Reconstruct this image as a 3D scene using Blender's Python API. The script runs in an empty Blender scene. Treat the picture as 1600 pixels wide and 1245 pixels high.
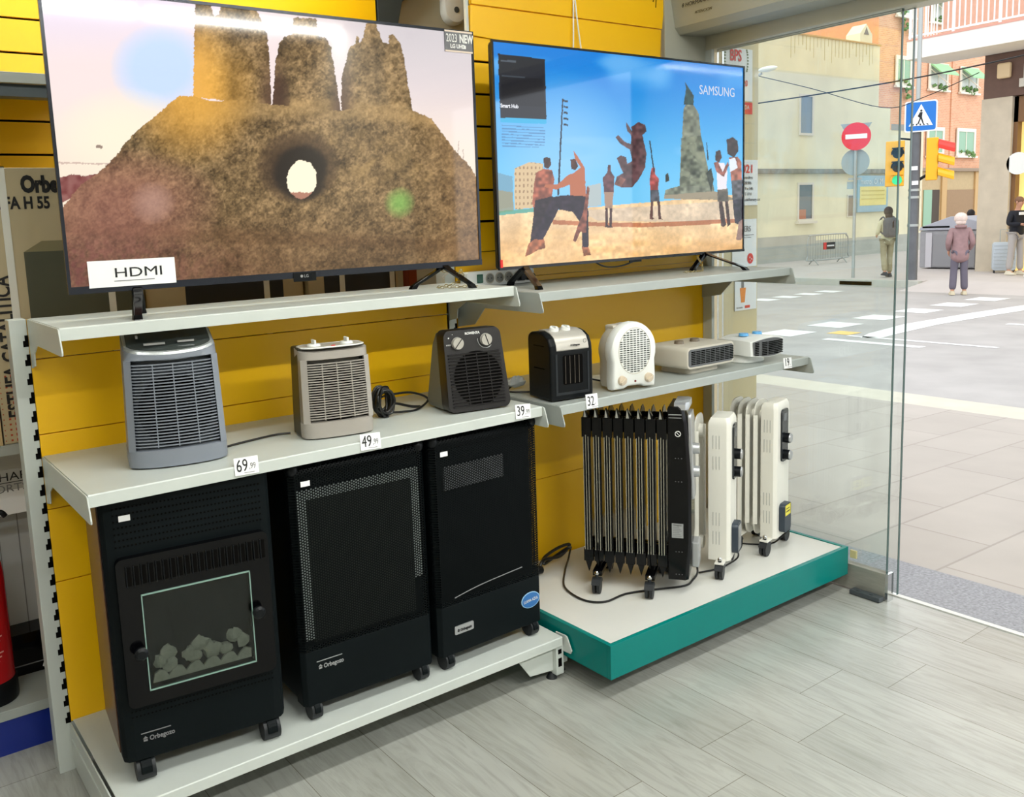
import bpy, math, random
import numpy as np
from mathutils import Matrix, Vector
random.seed(7)
R = math.radians
PI = math.pi
C = bpy.context.scene.collection
# ---------------------------------------------------------------- camera
cd = bpy.data.cameras.new('camera'); cam = bpy.data.objects.new('camera', cd); C.objects.link(cam)
_Y, _P, _R = R(-35.439), R(-8.3271), R(-2.3404)
_fw = Vector((-math.sin(_Y)*math.cos(_P), math.cos(_Y)*math.cos(_P), math.sin(_P)))
_rt = Vector((math.cos(_Y), math.sin(_Y), 0)); _up = _rt.cross(_fw)
_r2 = _rt*math.cos(_R)+_up*math.sin(_R); _u2 = -_rt*math.sin(_R)+_up*math.cos(_R)
cam.matrix_world = Matrix.Translation((-.4225, -2.552, 1.4578)) @ Matrix((_r2, _u2, -_fw)).transposed().to_4x4()
cd.sensor_width = 36; cd.lens = 1404.26*36/1600; cd.shift_x = 71.69/1600; cd.shift_y = -65.83/1600
cd.clip_start = .05; cd.clip_end = 300
bpy.context.scene.camera = cam
# ---------------------------------------------------------------- world, exposure
w = bpy.data.worlds.new('overcast_sky'); bpy.context.scene.world = w; w.use_nodes = True
_b = w.node_tree.nodes['Background']; _b.inputs[0].default_value = (.91, .955, 1, 1); _b.inputs[1].default_value = 1.75
vs = bpy.context.scene.view_settings
bpy.context.scene.display_settings.display_device = 'sRGB'
vs.view_transform = 'Standard'; vs.look = 'None'; vs.gamma = 1; vs.use_curve_mapping = False; vs.exposure = 0.25
sd = bpy.data.lights.new('hazy_sun', 'SUN'); sd.energy = .55; sd.angle = R(60); sd.color = (1, .97, .92)
so = bpy.data.objects.new('hazy_sun', sd); C.objects.link(so); so.rotation_euler = (R(38), 0, R(-35))
def area_light(x, y, z, sx, sy, p, col=(.98, 1, .965)):
    l = bpy.data.lights.new('tube_light', 'AREA'); l.shape = 'RECTANGLE'; l.size = sx; l.size_y = sy; l.energy = p; l.color = col
    o = bpy.data.objects.new('tube_light', l); C.objects.link(o); o.location = (x, y, z); return o
for lx, ly, lp in ((-1.3, -3.6, 28), (.6, -3.6, 46), (2.1, -3.6, 44), (-1.3, -1.55, 10), (.75, -1.6, 18), (2.0, -1.6, 12)):
    area_light(lx, ly, 2.80, 1.45, .12, lp)
area_light(.6, .42, 2.80, 1.45, .12, 13)
# ---------------------------------------------------------------- helpers
def srgb(c):
    if max(c) > 1: c = [k/255 for k in c]
    return tuple((k/12.92 if k <= .04045 else ((k+.055)/1.055)**2.4) for k in c)
def mat(name, col, rough=.5, metal=0, noise=0, nscale=8, bump=0, bscale=60, emit=None, estr=0, alpha=1, coat=0, spec=.5, stretch=None):
    m = bpy.data.materials.new(name); m.use_nodes = True; nt = m.node_tree; n = nt.nodes; L = nt.links
    p = n['Principled BSDF']; c = srgb(col)
    p.inputs['Base Color'].default_value = (*c, 1); p.inputs['Roughness'].default_value = rough; p.inputs['Metallic'].default_value = metal
    p.inputs['Specular IOR Level'].default_value = spec
    if coat: p.inputs['Coat Weight'].default_value = coat; p.inputs['Coat Roughness'].default_value = .08
    if emit: p.inputs['Emission Color'].default_value = (*srgb(emit), 1); p.inputs['Emission Strength'].default_value = estr
    if noise or bump:
        tc = n.new('ShaderNodeTexCoord'); mp = n.new('ShaderNodeMapping'); L.new(tc.outputs['Object'], mp.inputs[0])
        if stretch: mp.inputs['Scale'].default_value = stretch
    if noise:
        t = n.new('ShaderNodeTexNoise'); t.inputs['Scale'].default_value = nscale; t.inputs['Detail'].default_value = 6; L.new(mp.outputs[0], t.inputs[0])
        r = n.new('ShaderNodeValToRGB'); r.color_ramp.elements[0].position = .3; r.color_ramp.elements[1].position = .7
        r.color_ramp.elements[0].color = (*[k*(1-noise) for k in c], 1); r.color_ramp.elements[1].color = (*[min(1, k*(1+noise)) for k in c], 1)
        L.new(t.outputs['Fac'], r.inputs[0]); L.new(r.outputs[0], p.inputs['Base Color'])
    if bump:
        t2 = n.new('ShaderNodeTexNoise'); t2.inputs['Scale'].default_value = bscale; t2.inputs['Detail'].default_value = 4; L.new(mp.outputs[0], t2.inputs[0])
        b = n.new('ShaderNodeBump'); b.inputs['Strength'].default_value = bump; b.inputs['Distance'].default_value = .01
        L.new(t2.outputs['Fac'], b.inputs['Height']); L.new(b.outputs[0], p.inputs['Normal'])
    return m
def glassmat(name, tint=(.93, .97, .95), refl=.9):
    m = bpy.data.materials.new(name); m.use_nodes = True; nt = m.node_tree; n = nt.nodes; L = nt.links; n.clear()
    o = n.new('ShaderNodeOutputMaterial'); t = n.new('ShaderNodeBsdfTransparent'); t.inputs[0].default_value = (*tint, 1)
    g = n.new('ShaderNodeBsdfGlossy'); g.inputs['Roughness'].default_value = .02
    f = n.new('ShaderNodeFresnel'); f.inputs[0].default_value = 1.45; mx = n.new('ShaderNodeMixShader')
    ml = n.new('ShaderNodeMath'); ml.operation = 'MULTIPLY'; ml.inputs[1].default_value = refl; L.new(f.outputs[0], ml.inputs[0])
    L.new(ml.outputs[0], mx.inputs[0]); L.new(t.outputs[0], mx.inputs[1]); L.new(g.outputs[0], mx.inputs[2]); L.new(mx.outputs[0], o.inputs[0])
    return m
class MB:
    def __init__(s): s.v = []; s.f = []
    def add(s, vs, fs):
        k = len(s.v); s.v += [tuple(p) for p in vs]; s.f += [tuple(i+k for i in f) for f in fs]; return s
    def box(s, x0, x1, y0, y1, z0, z1):
        return s.add([(x0, y0, z0), (x1, y0, z0), (x1, y1, z0), (x0, y1, z0), (x0, y0, z1), (x1, y0, z1), (x1, y1, z1), (x0, y1, z1)],
                     [(0, 3, 2, 1), (4, 5, 6, 7), (0, 1, 5, 4), (1, 2, 6, 5), (2, 3, 7, 6), (3, 0, 4, 7)])
    def prism(s, poly, ax, a, b):
        # poly of 2D points; ax 'x': points are (y,z); 'y': (x,z); 'z': (x,y)
        n = len(poly)
        def P(p, t): return {'x': (t, p[0], p[1]), 'y': (p[0], t, p[1]), 'z': (p[0], p[1], t)}[ax]
        vs = [P(p, a) for p in poly]+[P(p, b) for p in poly]
        fs = [tuple(range(n))[::-1], tuple(range(n, 2*n))]+[(i, (i+1) % n, (i+1) % n+n, i+n) for i in range(n)]
        return s.add(vs, fs)
    def loft(s, rings, cap=True):
        n = len(rings[0]); vs = [p for r in rings for p in r]; fs = []
        for k in range(len(rings)-1):
            fs += [(k*n+i, k*n+(i+1) % n, (k+1)*n+(i+1) % n, (k+1)*n+i) for i in range(n)]
        if cap: fs += [tuple(range(n))[::-1], tuple((len(rings)-1)*n+i for i in range(n))]
        return s.add(vs, fs)
    def frame(s, d):
        d = Vector(d).normalized(); a = Vector((0, 0, 1)) if abs(d.z) < .9 else Vector((1, 0, 0)); u = d.cross(a).normalized(); return u, d.cross(u).normalized()
    def cyl(s, p0, p1, r0, r1=None, n=16, cap=True):
        r1 = r0 if r1 is None else r1; p0 = Vector(p0); p1 = Vector(p1); u, v = s.frame(p1-p0)
        return s.loft([[p+(u*math.cos(2*PI*i/n)+v*math.sin(2*PI*i/n))*r for i in range(n)] for p, r in ((p0, r0), (p1, r1))], cap)
    def lathe(s, prof, o, ax, n=20):
        o = Vector(o); ax = Vector(ax).normalized(); u, v = s.frame(ax)
        return s.loft([[o+ax*h+(u*math.cos(2*PI*i/n)+v*math.sin(2*PI*i/n))*max(r, 1e-5) for i in range(n)] for r, h in prof])
    def tube(s, pts, r, n=8, sub=6, close=False):
        P = [Vector(p) for p in pts]
        if sub > 1 and len(P) > 2:
            Q = []; N = len(P)
            rng = range(N if close else N-1)
            for i in rng:
                g = (lambda k: P[k % N]) if close else (lambda k: P[max(0, min(N-1, k))])
                a, b, c, d = g(i-1), g(i), g(i+1), g(i+2)
                for j in range(sub):
                    t = j/sub; Q.append(.5*((2*b)+(c-a)*t+(2*a-5*b+4*c-d)*t*t+(3*b-3*c+d-a)*t**3))
            if not close: Q.append(P[-1])
            P = Q
        rings = []; u = None
        for i, p in enumerate(P):
            d = (P[min(i+1, len(P)-1)]-P[max(i-1, 0)]) if not close else (P[(i+1) % len(P)]-P[i-1])
            if d.length < 1e-7: d = Vector((0, 0, 1))
            d.normalize()
            if u is None: u, _ = s.frame(d)
            u = (u-d*u.dot(d)).normalized(); v = d.cross(u)
            rr = r(i/(len(P)-1)) if callable(r) else r
            rings.append([p+(u*math.cos(2*PI*k/n)+v*math.sin(2*PI*k/n))*rr for k in range(n)])
        if close: rings.append(rings[0])
        return s.loft(rings, not close)
    def ball(s, c, r, n=12, m=8, j=0):
        rx, ry, rz = (r, r, r) if not isinstance(r, tuple) else r; c = Vector(c); rings = []
        for a in range(m+1):
            t = -PI/2+PI*a/m
            rings.append([c+Vector((rx*math.cos(t)*math.cos(2*PI*i/n), ry*math.cos(t)*math.sin(2*PI*i/n), rz*math.sin(t)))*(1+random.uniform(-j, j)) for i in range(n)])
        return s.loft(rings, False)
    def xf(s, M, k=0):
        s.v = s.v[:k]+[tuple(M @ Vector(p)) for p in s.v[k:]]; return s
def rrect(w, h, r, n=5, cx=0, cy=0):
    out = []
    for k, (sx, sy) in enumerate(((1, 1), (-1, 1), (-1, -1), (1, -1))):
        for i in range(n+1):
            a = PI/2*(k+i/n); out.append((cx+sx*(w/2-r)+r*math.cos(a), cy+sy*(h/2-r)+r*math.sin(a)))
    return out
def T(x=0, y=0, z=0): return Matrix.Translation((x, y, z))
def Rz(a): return Matrix.Rotation(a, 4, 'Z')
def Rx(a): return Matrix.Rotation(a, 4, 'X')
def Ry(a): return Matrix.Rotation(a, 4, 'Y')
def obj(name, m, material, parent=None, smooth=False, bevel=0, label=None, kind=None, seg=2):
    me = bpy.data.meshes.new(name); me.from_pydata(m.v, [], m.f); me.update()
    o = bpy.data.objects.new(name, me); C.objects.link(o)
    for mm in (material if isinstance(material, list) else [material]): me.materials.append(mm)
    if parent: o.parent = parent
    if smooth:
        me.polygons.foreach_set('use_smooth', [True]*len(me.polygons))
        try: me.set_sharp_from_angle(angle=R(38))
        except Exception: pass
    if bevel:
        b = o.modifiers.new('bevel', 'BEVEL'); b.width = bevel; b.segments = seg; b.limit_method = 'ANGLE'; b.angle_limit = R(35); b.harden_normals = False
    if label: o['label'] = label
    if kind: o['kind'] = kind
    return o
def tag(o, label, cat, group=None, kind=None):
    o['label'] = label; o['category'] = cat
    if group: o['group'] = group
    if kind: o['kind'] = kind
    return o
def thing(name, label, cat, loc=(0, 0, 0), rz=0, group=None):
    o = bpy.data.objects.new(name, None); o.empty_display_size = .05; C.objects.link(o); o.location = loc; o.rotation_euler = (0, 0, rz)
    return tag(o, label, cat, group)
def struct(name, m, material, **k): return obj(name, m, material, kind='structure', **k)
def text(name, body, size, M, material, parent=None, sx=1, align='LEFT', ext=.0003, bold=0, label=None, shear=0):
    cu = bpy.data.curves.new(name, 'FONT'); cu.body = body; cu.size = size; cu.extrude = ext; cu.align_x = align; cu.offset = bold; cu.shear = shear; cu.resolution_u = 3
    t = bpy.data.objects.new('tmp_text', cu); C.objects.link(t); bpy.context.view_layer.update()
    me = bpy.data.meshes.new_from_object(t.evaluated_get(bpy.context.evaluated_depsgraph_get()))
    bpy.data.objects.remove(t); bpy.data.curves.remove(cu)
    me.transform(M @ Matrix.Diagonal((sx, 1, 1, 1))); me.name = name; me.materials.clear(); me.materials.append(material)
    o = bpy.data.objects.new(name, me); C.objects.link(o)
    if parent: o.parent = parent
    if label: o['label'] = label
    return o
FRONT = Rx(PI/2)       # text lying in xy stands up facing -y
def copy_tree(o, loc=None, parent=None):
    c = o.copy(); C.objects.link(c)
    if parent: c.parent = parent
    if loc is not None: c.location = loc
    for ch in list(o.children): copy_tree(ch, None, c)
    return c
# ---------------------------------------------------------------- materials
M = {}
M['white_metal'] = mat('white_metal', (196, 202, 197), .38, noise=.03)
M['grey_metal'] = mat('grey_metal', (166, 172, 168), .4, .1, noise=.04)
M['yellow'] = mat('yellow_panel', (255, 196, 0), .38, noise=.025, nscale=4)
M['slot'] = mat('dark_slot', (10, 9, 8), .9, spec=.05)
M['teal'] = mat('teal_lacquer', (0, 120, 114), .22, noise=.03, spec=.2)
M['laminate'] = mat('white_laminate', (214, 214, 208), .3, noise=.02)
M['black'] = mat('black_plastic', (12, 15, 18), .34, bump=.05, bscale=300, spec=.2)
M['black_gloss'] = mat('gloss_black', (5, 5, 7), .12, spec=.22)
M['black_steel'] = mat('black_steel', (12, 18, 20), .45, noise=.15, nscale=3, bump=.03, bscale=200, spec=.09)
M['rubber'] = mat('rubber', (24, 28, 32), .55)
M['cable'] = mat('black_cable', (12, 12, 13), .4)
M['white_plastic'] = mat('white_plastic', (232, 234, 230), .3)
M['cream_plastic'] = mat('cream_plastic', (196, 190, 176), .35)
M['beige_knob'] = mat('beige_knob', (205, 190, 168), .35)
M['silver'] = mat('silver_plastic', (176, 178, 180), .28, .55)
M['chrome'] = mat('chrome', (210, 210, 208), .14, 1)
M['steel'] = mat('brushed_steel', (176, 174, 164), .42, .6, noise=.08, nscale=20, stretch=(1, 1, 12))
M['paper'] = mat('white_paper', (240, 240, 240), .6)
M['ink'] = mat('black_ink', (20, 20, 22), .6)
M['inkgrey'] = mat('grey_ink', (120, 120, 122), .6)
M['red'] = mat('red_print', (222, 40, 34), .5)
M['white_print'] = mat('white_print', (225, 225, 222), .5)
M['card'] = mat('cardboard', (196, 170, 124), .75, noise=.04, nscale=5)
M['cardlight'] = mat('light_cardboard', (186, 172, 140), .75, noise=.04, nscale=5)
M['glass'] = glassmat('clear_glass', (.967, .990, .982))
M['glassdoor'] = glassmat('stove_glass', (.76, .80, .78), .8)
M['glassedge'] = mat('glass_edge', (70, 92, 88), .15)
# floor planks (vinyl) running along y
def floor_mat():
    m = mat('vinyl_planks', (170, 160, 145), .27, spec=.75); nt = m.node_tree; n = nt.nodes; L = nt.links; p = n['Principled BSDF']
    tc = n.new('ShaderNodeTexCoord'); mp = n.new('ShaderNodeMapping'); L.new(tc.outputs['Object'], mp.inputs[0]); mp.inputs['Rotation'].default_value = (0, 0, PI/2); mp.inputs['Location'].default_value = (.04, -.02, 0)
    br = n.new('ShaderNodeTexBrick'); br.offset = .123; br.inputs['Scale'].default_value = 1; br.inputs['Brick Width'].default_value = 1.22; br.inputs['Row Height'].default_value = .23
    br.inputs['Mortar Size'].default_value = .0011; br.inputs['Color1'].default_value = (*srgb((169, 170, 164)), 1); br.inputs['Color2'].default_value = (*srgb((161, 162, 155)), 1); br.inputs['Mortar'].default_value = (*srgb((120, 116, 106)), 1)
    L.new(mp.outputs[0], br.inputs[0])
    m2 = n.new('ShaderNodeMapping'); m2.inputs['Scale'].default_value = (15, 1.5, 1); L.new(tc.outputs['Object'], m2.inputs[0])
    t = n.new('ShaderNodeTexNoise'); t.inputs['Scale'].default_value = 1.6; t.inputs['Detail'].default_value = 9; t.inputs['Roughness'].default_value = .62; t.inputs['Distortion'].default_value = 2.6; L.new(m2.outputs[0], t.inputs[0])
    r = n.new('ShaderNodeValToRGB'); r.color_ramp.elements[0].position = .30; r.color_ramp.elements[1].position = .56; r.color_ramp.elements[0].color = (.82, .82, .80, 1); r.color_ramp.elements[1].color = (1.06, 1.06, 1.06, 1)
    L.new(t.outputs['Fac'], r.inputs[0])
    m3 = n.new('ShaderNodeMapping'); m3.inputs['Scale'].default_value = (4, 1.2, 1); L.new(tc.outputs['Object'], m3.inputs[0])
    t3 = n.new('ShaderNodeTexNoise'); t3.inputs['Scale'].default_value = 1.3; t3.inputs['Detail'].default_value = 3; L.new(m3.outputs[0], t3.inputs[0])
    r3 = n.new('ShaderNodeValToRGB'); r3.color_ramp.elements[0].position = .35; r3.color_ramp.elements[1].position = .7; r3.color_ramp.elements[0].color = (.86, .86, .85, 1); r3.color_ramp.elements[1].color = (1.04, 1.04, 1.04, 1); L.new(t3.outputs['Fac'], r3.inputs[0])
    x = n.new('ShaderNodeMix'); x.data_type = 'RGBA'; x.blend_type = 'MULTIPLY'; x.inputs[0].default_value = 1; L.new(br.outputs['Color'], x.inputs[6]); L.new(r.outputs[0], x.inputs[7])
    y = n.new('ShaderNodeMix'); y.data_type = 'RGBA'; y.blend_type = 'MULTIPLY'; y.inputs[0].default_value = 1; L.new(x.outputs[2], y.inputs[6]); L.new(r3.outputs[0], y.inputs[7])
    L.new(y.outputs[2], p.inputs['Base Color'])
    return m
M['floor'] = floor_mat()
def tile_mat(name, c1, c2, cm, bw, bh, mort=.006, rough=.7, rot=0, off=.5, noise=.08, nscale=12, loc=(0, 0, 0), coord='Object', map_rot=None):
    m = mat(name, c1, rough); nt = m.node_tree; n = nt.nodes; L = nt.links; p = n['Principled BSDF']
    tc = n.new('ShaderNodeTexCoord'); mp = n.new('ShaderNodeMapping'); L.new(tc.outputs[coord], mp.inputs[0])
    mp.inputs['Rotation'].default_value = map_rot or (0, 0, rot); mp.inputs['Location'].default_value = loc
    br = n.new('ShaderNodeTexBrick'); br.offset = off; br.inputs['Scale'].default_value = 1; br.inputs['Brick Width'].default_value = bw; br.inputs['Row Height'].default_value = bh; br.inputs['Mortar Size'].default_value = mort
    for k, c in (('Color1', c1), ('Color2', c2), ('Mortar', cm)): br.inputs[k].default_value = (*srgb(c), 1)
    L.new(mp.outputs[0], br.inputs[0])
    t = n.new('ShaderNodeTexNoise'); t.inputs['Scale'].default_value = nscale; t.inputs['Detail'].default_value = 6; L.new(tc.outputs[coord], t.inputs[0])
    r = n.new('ShaderNodeValToRGB'); r.color_ramp.elements[0].position = .3; r.color_ramp.elements[1].position = .7; r.color_ramp.elements[0].color = (1-noise,)*3+(1,); r.color_ramp.elements[1].color = (1+noise*.5,)*3+(1,); L.new(t.outputs['Fac'], r.inputs[0])
    x = n.new('ShaderNodeMix'); x.data_type = 'RGBA'; x.blend_type = 'MULTIPLY'; x.inputs[0].default_value = 1; L.new(br.outputs['Color'], x.inputs[6]); L.new(r.outputs[0], x.inputs[7]); L.new(x.outputs[2], p.inputs['Base Color'])
    return m
M['pavement'] = tile_mat('pavement_slabs', (172, 164, 156), (166, 158, 150), (152, 144, 136), .8, .4, .006, .75, rot=0, off=.5, noise=.06, nscale=3)
M['granite'] = mat('speckled_granite', (138, 138, 142), .6, noise=.28, nscale=90)
M['asphalt'] = mat('asphalt', (164, 160, 157), .85, noise=.10, nscale=1.8, bump=.3, bscale=80)
M['kerb'] = mat('kerb_stone', (194, 187, 172), .7, noise=.05, nscale=6)
M['paint'] = mat('road_paint', (226, 226, 224), .6)
M['yellow_paint'] = mat('yellow_road_paint', (228, 190, 110), .6)
# ---------------------------------------------------------------- room
struct('floor', MB().box(-3.2, 2.74, -6.2, .8, -.06, 0), M['floor'])
wallm = mat('painted_wall', (196, 192, 180), .7, noise=.03)
greym = mat('grey_pillar_paint', (176, 172, 150), .65, noise=.04)
struct('wall_back', MB().box(-3.2, 2.66, .80, .9, 0, 3), greym)
struct('wall_left', MB().box(-3.3, -3.2, -6.2, .9, 0, 3), wallm)
struct('wall_front', MB().box(-3.2, 2.8, -6.3, -6.2, 0, 3), wallm)
struct('ceiling', MB().box(-3.3, 3.03, -6.3, .9, 2.95, 3.05), mat('ceiling_paint', (226, 226, 222), .8))
beige = mat('beige_wall_paint', (214, 198, 160), .6, noise=.03, nscale=3)
struct('wall_entrance', MB().box(2.672, 3.032, 0.0, .9, -.1, 2.95), beige)
struct('wall_right', MB().box(2.70, 3.03, -6.2, -2.75, 0, 2.95), wallm)
struct('wall_lintel', MB().box(2.74, 3.03, -2.75, 0, 2.30, 2.95), wallm)
struct('trim_threshold', MB().box(2.742, 2.765, -2.75, -.0, -.03, .004), mat('pale_aluminium', (206, 206, 200), .5))
# ceiling tube fittings
tubeglow = mat('tube_diffuser', (255, 255, 250), .4, emit=(255, 252, 240), estr=5)
for i, (lx, ly) in enumerate(((-1.3, -3.6), (.6, -3.6), (2.1, -3.6), (-1.3, -1.55), (.75, -1.6), (2.0, -1.6), (.6, .42))):
    t = thing('ceiling_light', 'long white ceiling tube light '+('at the far left, deep in the shop', 'in the middle, deep in the shop', 'near the door, deep in the shop', 'at the far left, in front of the shelving', 'above the sandcastle television', 'above the slimmer television', 'above the rear aisle behind the shelving')[i], 'ceiling light', (lx, ly, 2.95), 0, 'ceiling tube lights')
    obj('housing', MB().box(-.75, .75, -.08, .08, -.10, 0), M['white_metal'], t)
    obj('diffuser', MB().box(-.72, .72, -.06, .06, -.118, -.102), tubeglow, t)
# grey side board and header at the entrance
gp = mat('grey_panel_paint', (172, 172, 158), .5, noise=.03)
o = obj('column_cladding', MB().box(2.41, 2.655, -.02, -.004, 2.02, 2.94), gp, bevel=.002); tag(o, 'grey painted cladding board beside the roller shutter box', 'wall panel')
# roller shutter box
t = thing('shutter_box', 'grey metal roller shutter housing above the glass door', 'shutter housing', (2.44, 0, 2.14))
prof = [(.2, .04), (.055, .035), (.03, .06), (.008, .16), (.0, .36), (.2, .4)]
obj('casing', MB().prism([(x, z) for x, z in prof], 'y', -2.6, .0), gp, t, bevel=.003)
obj('end_plate', MB().prism([(x-.006 if x < .1 else x, z-(.006 if z < .1 else 0)) for x, z in prof], 'y', .001, .012), M['rubber'], t)
Mx = Matrix(((0, 0, -1, 0), (-1, 0, 0, 0), (0, 1, 0, 0), (0, 0, 0, 1)))  # text facing -x, reading toward -y
text('maker_sticker', '8 HORMANNES', .022, T(.0065, -.075, .125) @ Ry(.13) @ Mx, M['ink'], t)
text('warning_sticker', 'ATENCION', .016, T(.018, -.13, .092) @ Ry(.2) @ Mx, mat('faded_gold_print', (96, 84, 40), .6), t)
o = struct('trim_header', MB().box(2.655, 2.74, -2.75, -.004, 2.128, 2.30), mat('header_aluminium', (204, 200, 180), .45, .1, noise=.03), bevel=.003)
struct('trim_jamb', MB().box(2.655, 2.672, -.05, -.004, 0, 2.128), M['white_metal'])
# glass panels with rail
t = thing('glass_door_panel', 'tall frameless glass panel with steel bottom rail beside the teal plinth', 'glass door', (2.69, 0, 0))
obj('pane', MB().box(-.005, .005, -.835, -.055, .1, 2.128), M['glass'], t)
obj('pane_edge', MB().box(-.0055, .0055, -.8375, -.8355, .1, 2.128), M['glassedge'], t, label='dark green polished edge of the glass')
obj('bottom_rail', MB().box(-.018, .018, -.84, -.055, .008, .105), M['steel'], t, bevel=.002)
obj('end_cap', MB().box(-.02, .02, -.852, -.841, .0, .108), M['chrome'], t)
obj('floor_bolt', MB().box(-.055, -.021, -.84, -.72, .003, .020).cyl((-.04, -.8, .020), (-.04, -.8, .024), .008).cyl((-.04, -.75, .020), (-.04, -.75, .024), .008), mat('bolt_grey', (66, 72, 76), .4), t, bevel=.003)
obj('edge_clip', MB().box(-.014, -.0055, -.72, -.695, .13, .16), mat('clip_yellowed', (200, 190, 140), .4), t)
t = thing('sliding_glass_panel', 'second glass panel standing just outside the first one', 'glass door', (2.722, 0, 0))
obj('pane', MB().box(-.005, .005, -.86, -.055, .02, 2.128), M['glass'], t)
obj('pane_edge', MB().box(-.0055, .0055, -.8625, -.8605, .02, 2.128), M['glassedge'], t)
# posters on the entrance wall (x from wall 2.70..3.03)
def poster(name, label, x0, x1, z0, z1):
    t = thing(name, label, 'poster', (x0, -.0045, z0))
    obj('sheet', MB().box(0, x1-x0, 0, .003, 0, z1-z0), M['paper'], t); return t, x1-x0, z1-z0
t, W_, H_ = poster('award_poster', 'white poster with red BPS lettering between laurel wreaths', 2.784, 2.984, 1.94, 2.158)
text('lettering', 'BPS', .066, T(.045, -.002, .165) @ FRONT, M['red'], t, sx=.78, bold=.0014)
wr = MB()
for sgn, cx in ((-1, .030), (1, .152)):
    for k in range(9):
        a = R(-60+k*15); wr.ball((cx+sgn*.016*math.cos(a), -.001, .17+.05*math.sin(a)), (.006, .0008, .004), 6, 4)
obj('laurel_wreath', wr, mat('wreath_green', (120, 132, 90), .6), t)
text('date_lettering', '2020', .038, T(.105, -.002, .062) @ FRONT, M['red'], t, sx=.8)
t, W_, H_ = poster('red_notice', 'small red notice with pale letters beside the right television', 2.83, 2.984, 1.885, 1.935)
obj('red_block', MB().box(0, W_, -.001, -.0002, 0, H_), M['red'], t); text('lettering', 'NIDADA', .026, T(.04, -.003, .02) @ FRONT, M['white_print'], t, sx=.9)
t, W_, H_ = poster('opening_hours_sheet', 'white sheet with red 21 above lines of hours', 2.83, 3.026, 1.492, 1.690)
text('red_number', '2021', .05, T(.055, -.002, .142) @ FRONT, M['red'], t, sx=1.1, bold=.001)
for k, s_ in enumerate(('dilluns divendres', 'matins a 20:30h', 'dissabtes 9 a 14h', 'tel. 93 217 17 0', 'www.bps.cat/horary.cat')): text('hours_line', s_, .019, T(.03, -.002, .115-k*.024) @ FRONT, M['ink'], t)
t, W_, H_ = poster('seller_flyer', 'white flyer lettered LERS with a red beetle picture', 2.85, 3.02, 1.222, 1.432)
text('lettering', 'SELLERS', .036, T(.02, -.002, .155) @ FRONT, M['inkgrey'], t, sx=.85)
obj('text_lines', MB().box(.06, .15, -.001, 0, .138, .141).box(.06, .13, -.001, 0, .128, .130), M['inkgrey'], t)
obj('red_beetle', MB().ball((.125, -.001, .035), (.022, .001, .024), 14, 6), M['red'], t)
obj('beetle_spots', MB().ball((.12, -.0025, .04), (.004, .001, .004), 8, 4).ball((.133, -.0025, .032), (.004, .001, .004), 8, 4).ball((.123, -.0025, .024), (.003, .001, .003), 8, 4), M['paper'], t)
t, W_, H_ = poster('screwdriver_poster', 'white poster with an orange screwdriver handle below the shelf end', 2.869, 3.022, 1.028, 1.216)
M['orange'] = mat('orange_print', (240, 140, 50), .5)
obj('screwdriver_print', MB().prism([(.034, .10), (.076, .10), (.068, .035), (.044, .035)], 'y', -.001, 0), M['orange'], t)
obj('shaft_print', MB().box(.045, .062, -.001, 0, .10, .16), M['inkgrey'], t)
text('lettering', 'ferreteria', .011, T(.01, -.002, .010) @ FRONT, M['inkgrey'], t)
obj('red_logo', MB().box(.07, .105, -.001, 0, .008, .020), M['red'], t)
# ---------------------------------------------------------------- shop shelving (two bays)
def upright(name, x, y, z0, z1, par, w=.042, slots=True, zs=None):
    u = obj(name, MB().box(x-w, x, y, y+.055, z0, z1), M['white_metal'], par, bevel=.0015)
    if slots:
        m = MB(); z = .14
        while z < (zs or z1)-.03:
            m.box(x-.013, x-.0, y-.0008, y+.004, z-.0, z+.016); m.box(x-.008, x-.0, y-.0008, y+.004, z+.014, z+.030); z += .05
        obj('slot_row', m, M['slot'], u)
    return u
def shelf(par, x0, x1, d, z, grey=False, br=(1, 1), shelf_name='shelf', wedge=False):
    mt = M['grey_metal'] if grey else M['white_metal']
    m = MB().prism([(0, 0), (-d, 0), (-d-.002, -.003), (-d-.002, -.03), (-d+.02, -.032), (-d+.02, -.029), (-d+.002, -.027), (-d+.002, -.004), (0, -.004)][::-1], 'x', x0+.006, x1-.006)
    m.v = [(a, b, c+z) for a, b, c in m.v]
    s = obj(shelf_name, m, mt, par, bevel=.0008)
    poly = [(-.002, -.001), (-d-.001, -.001), (-d-.010, -.004), (-d-.026, -.055), (-d-.024, -.062), (-d-.012, -.064), (-.10, -.062), (-.052, -.088), (-.045, -.12), (-.002, -.13)]
    if wedge: poly[6:] = [(-.16, -.062), (-.10, -.12), (-.002, -.135)]
    for k, x in enumerate((x0, x1)):
        if br[k]:
            b = MB().prism([(a, c+z) for a, c in poly], 'x', x+(.001 if k == 0 else -.005), x+(.005 if k == 0 else -.001))
            b.box(x+(.0008 if k == 0 else -.0052), x+(.0052 if k == 0 else -.0008), -d+.004, -d+.007, z-.024, z-.004)
            obj('bracket', b, mt, s, bevel=.001)
    return s
b1 = thing('shelving_bay', 'yellow-backed shelving bay on the left carrying the large television and three gas heaters', 'shelving', (0, 0, 0))
upright('upright', 0, 0, .0, 1.262, b1)
zj = [.14, .545, .749, .954, 1.155, 1.262]
for a, b in zip(zj, zj[1:]): obj('back_panel', MB().box(.001, 1.329, .0, .014, a+.0012, b-.0012), M['yellow'], b1, bevel=.0012)
obj('bottom_rail', MB().box(.001, 1.329, .002, .014, .02, .139), M['white_metal'], b1)
shelf(b1, 0, 1.334, .3615, 1.2627)
shelf(b1, 0, 1.338, .476, .8963)
bs = shelf(b1, 0, 1.375, .5, .1446, br=(0, 0), shelf_name='base_shelf')
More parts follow.
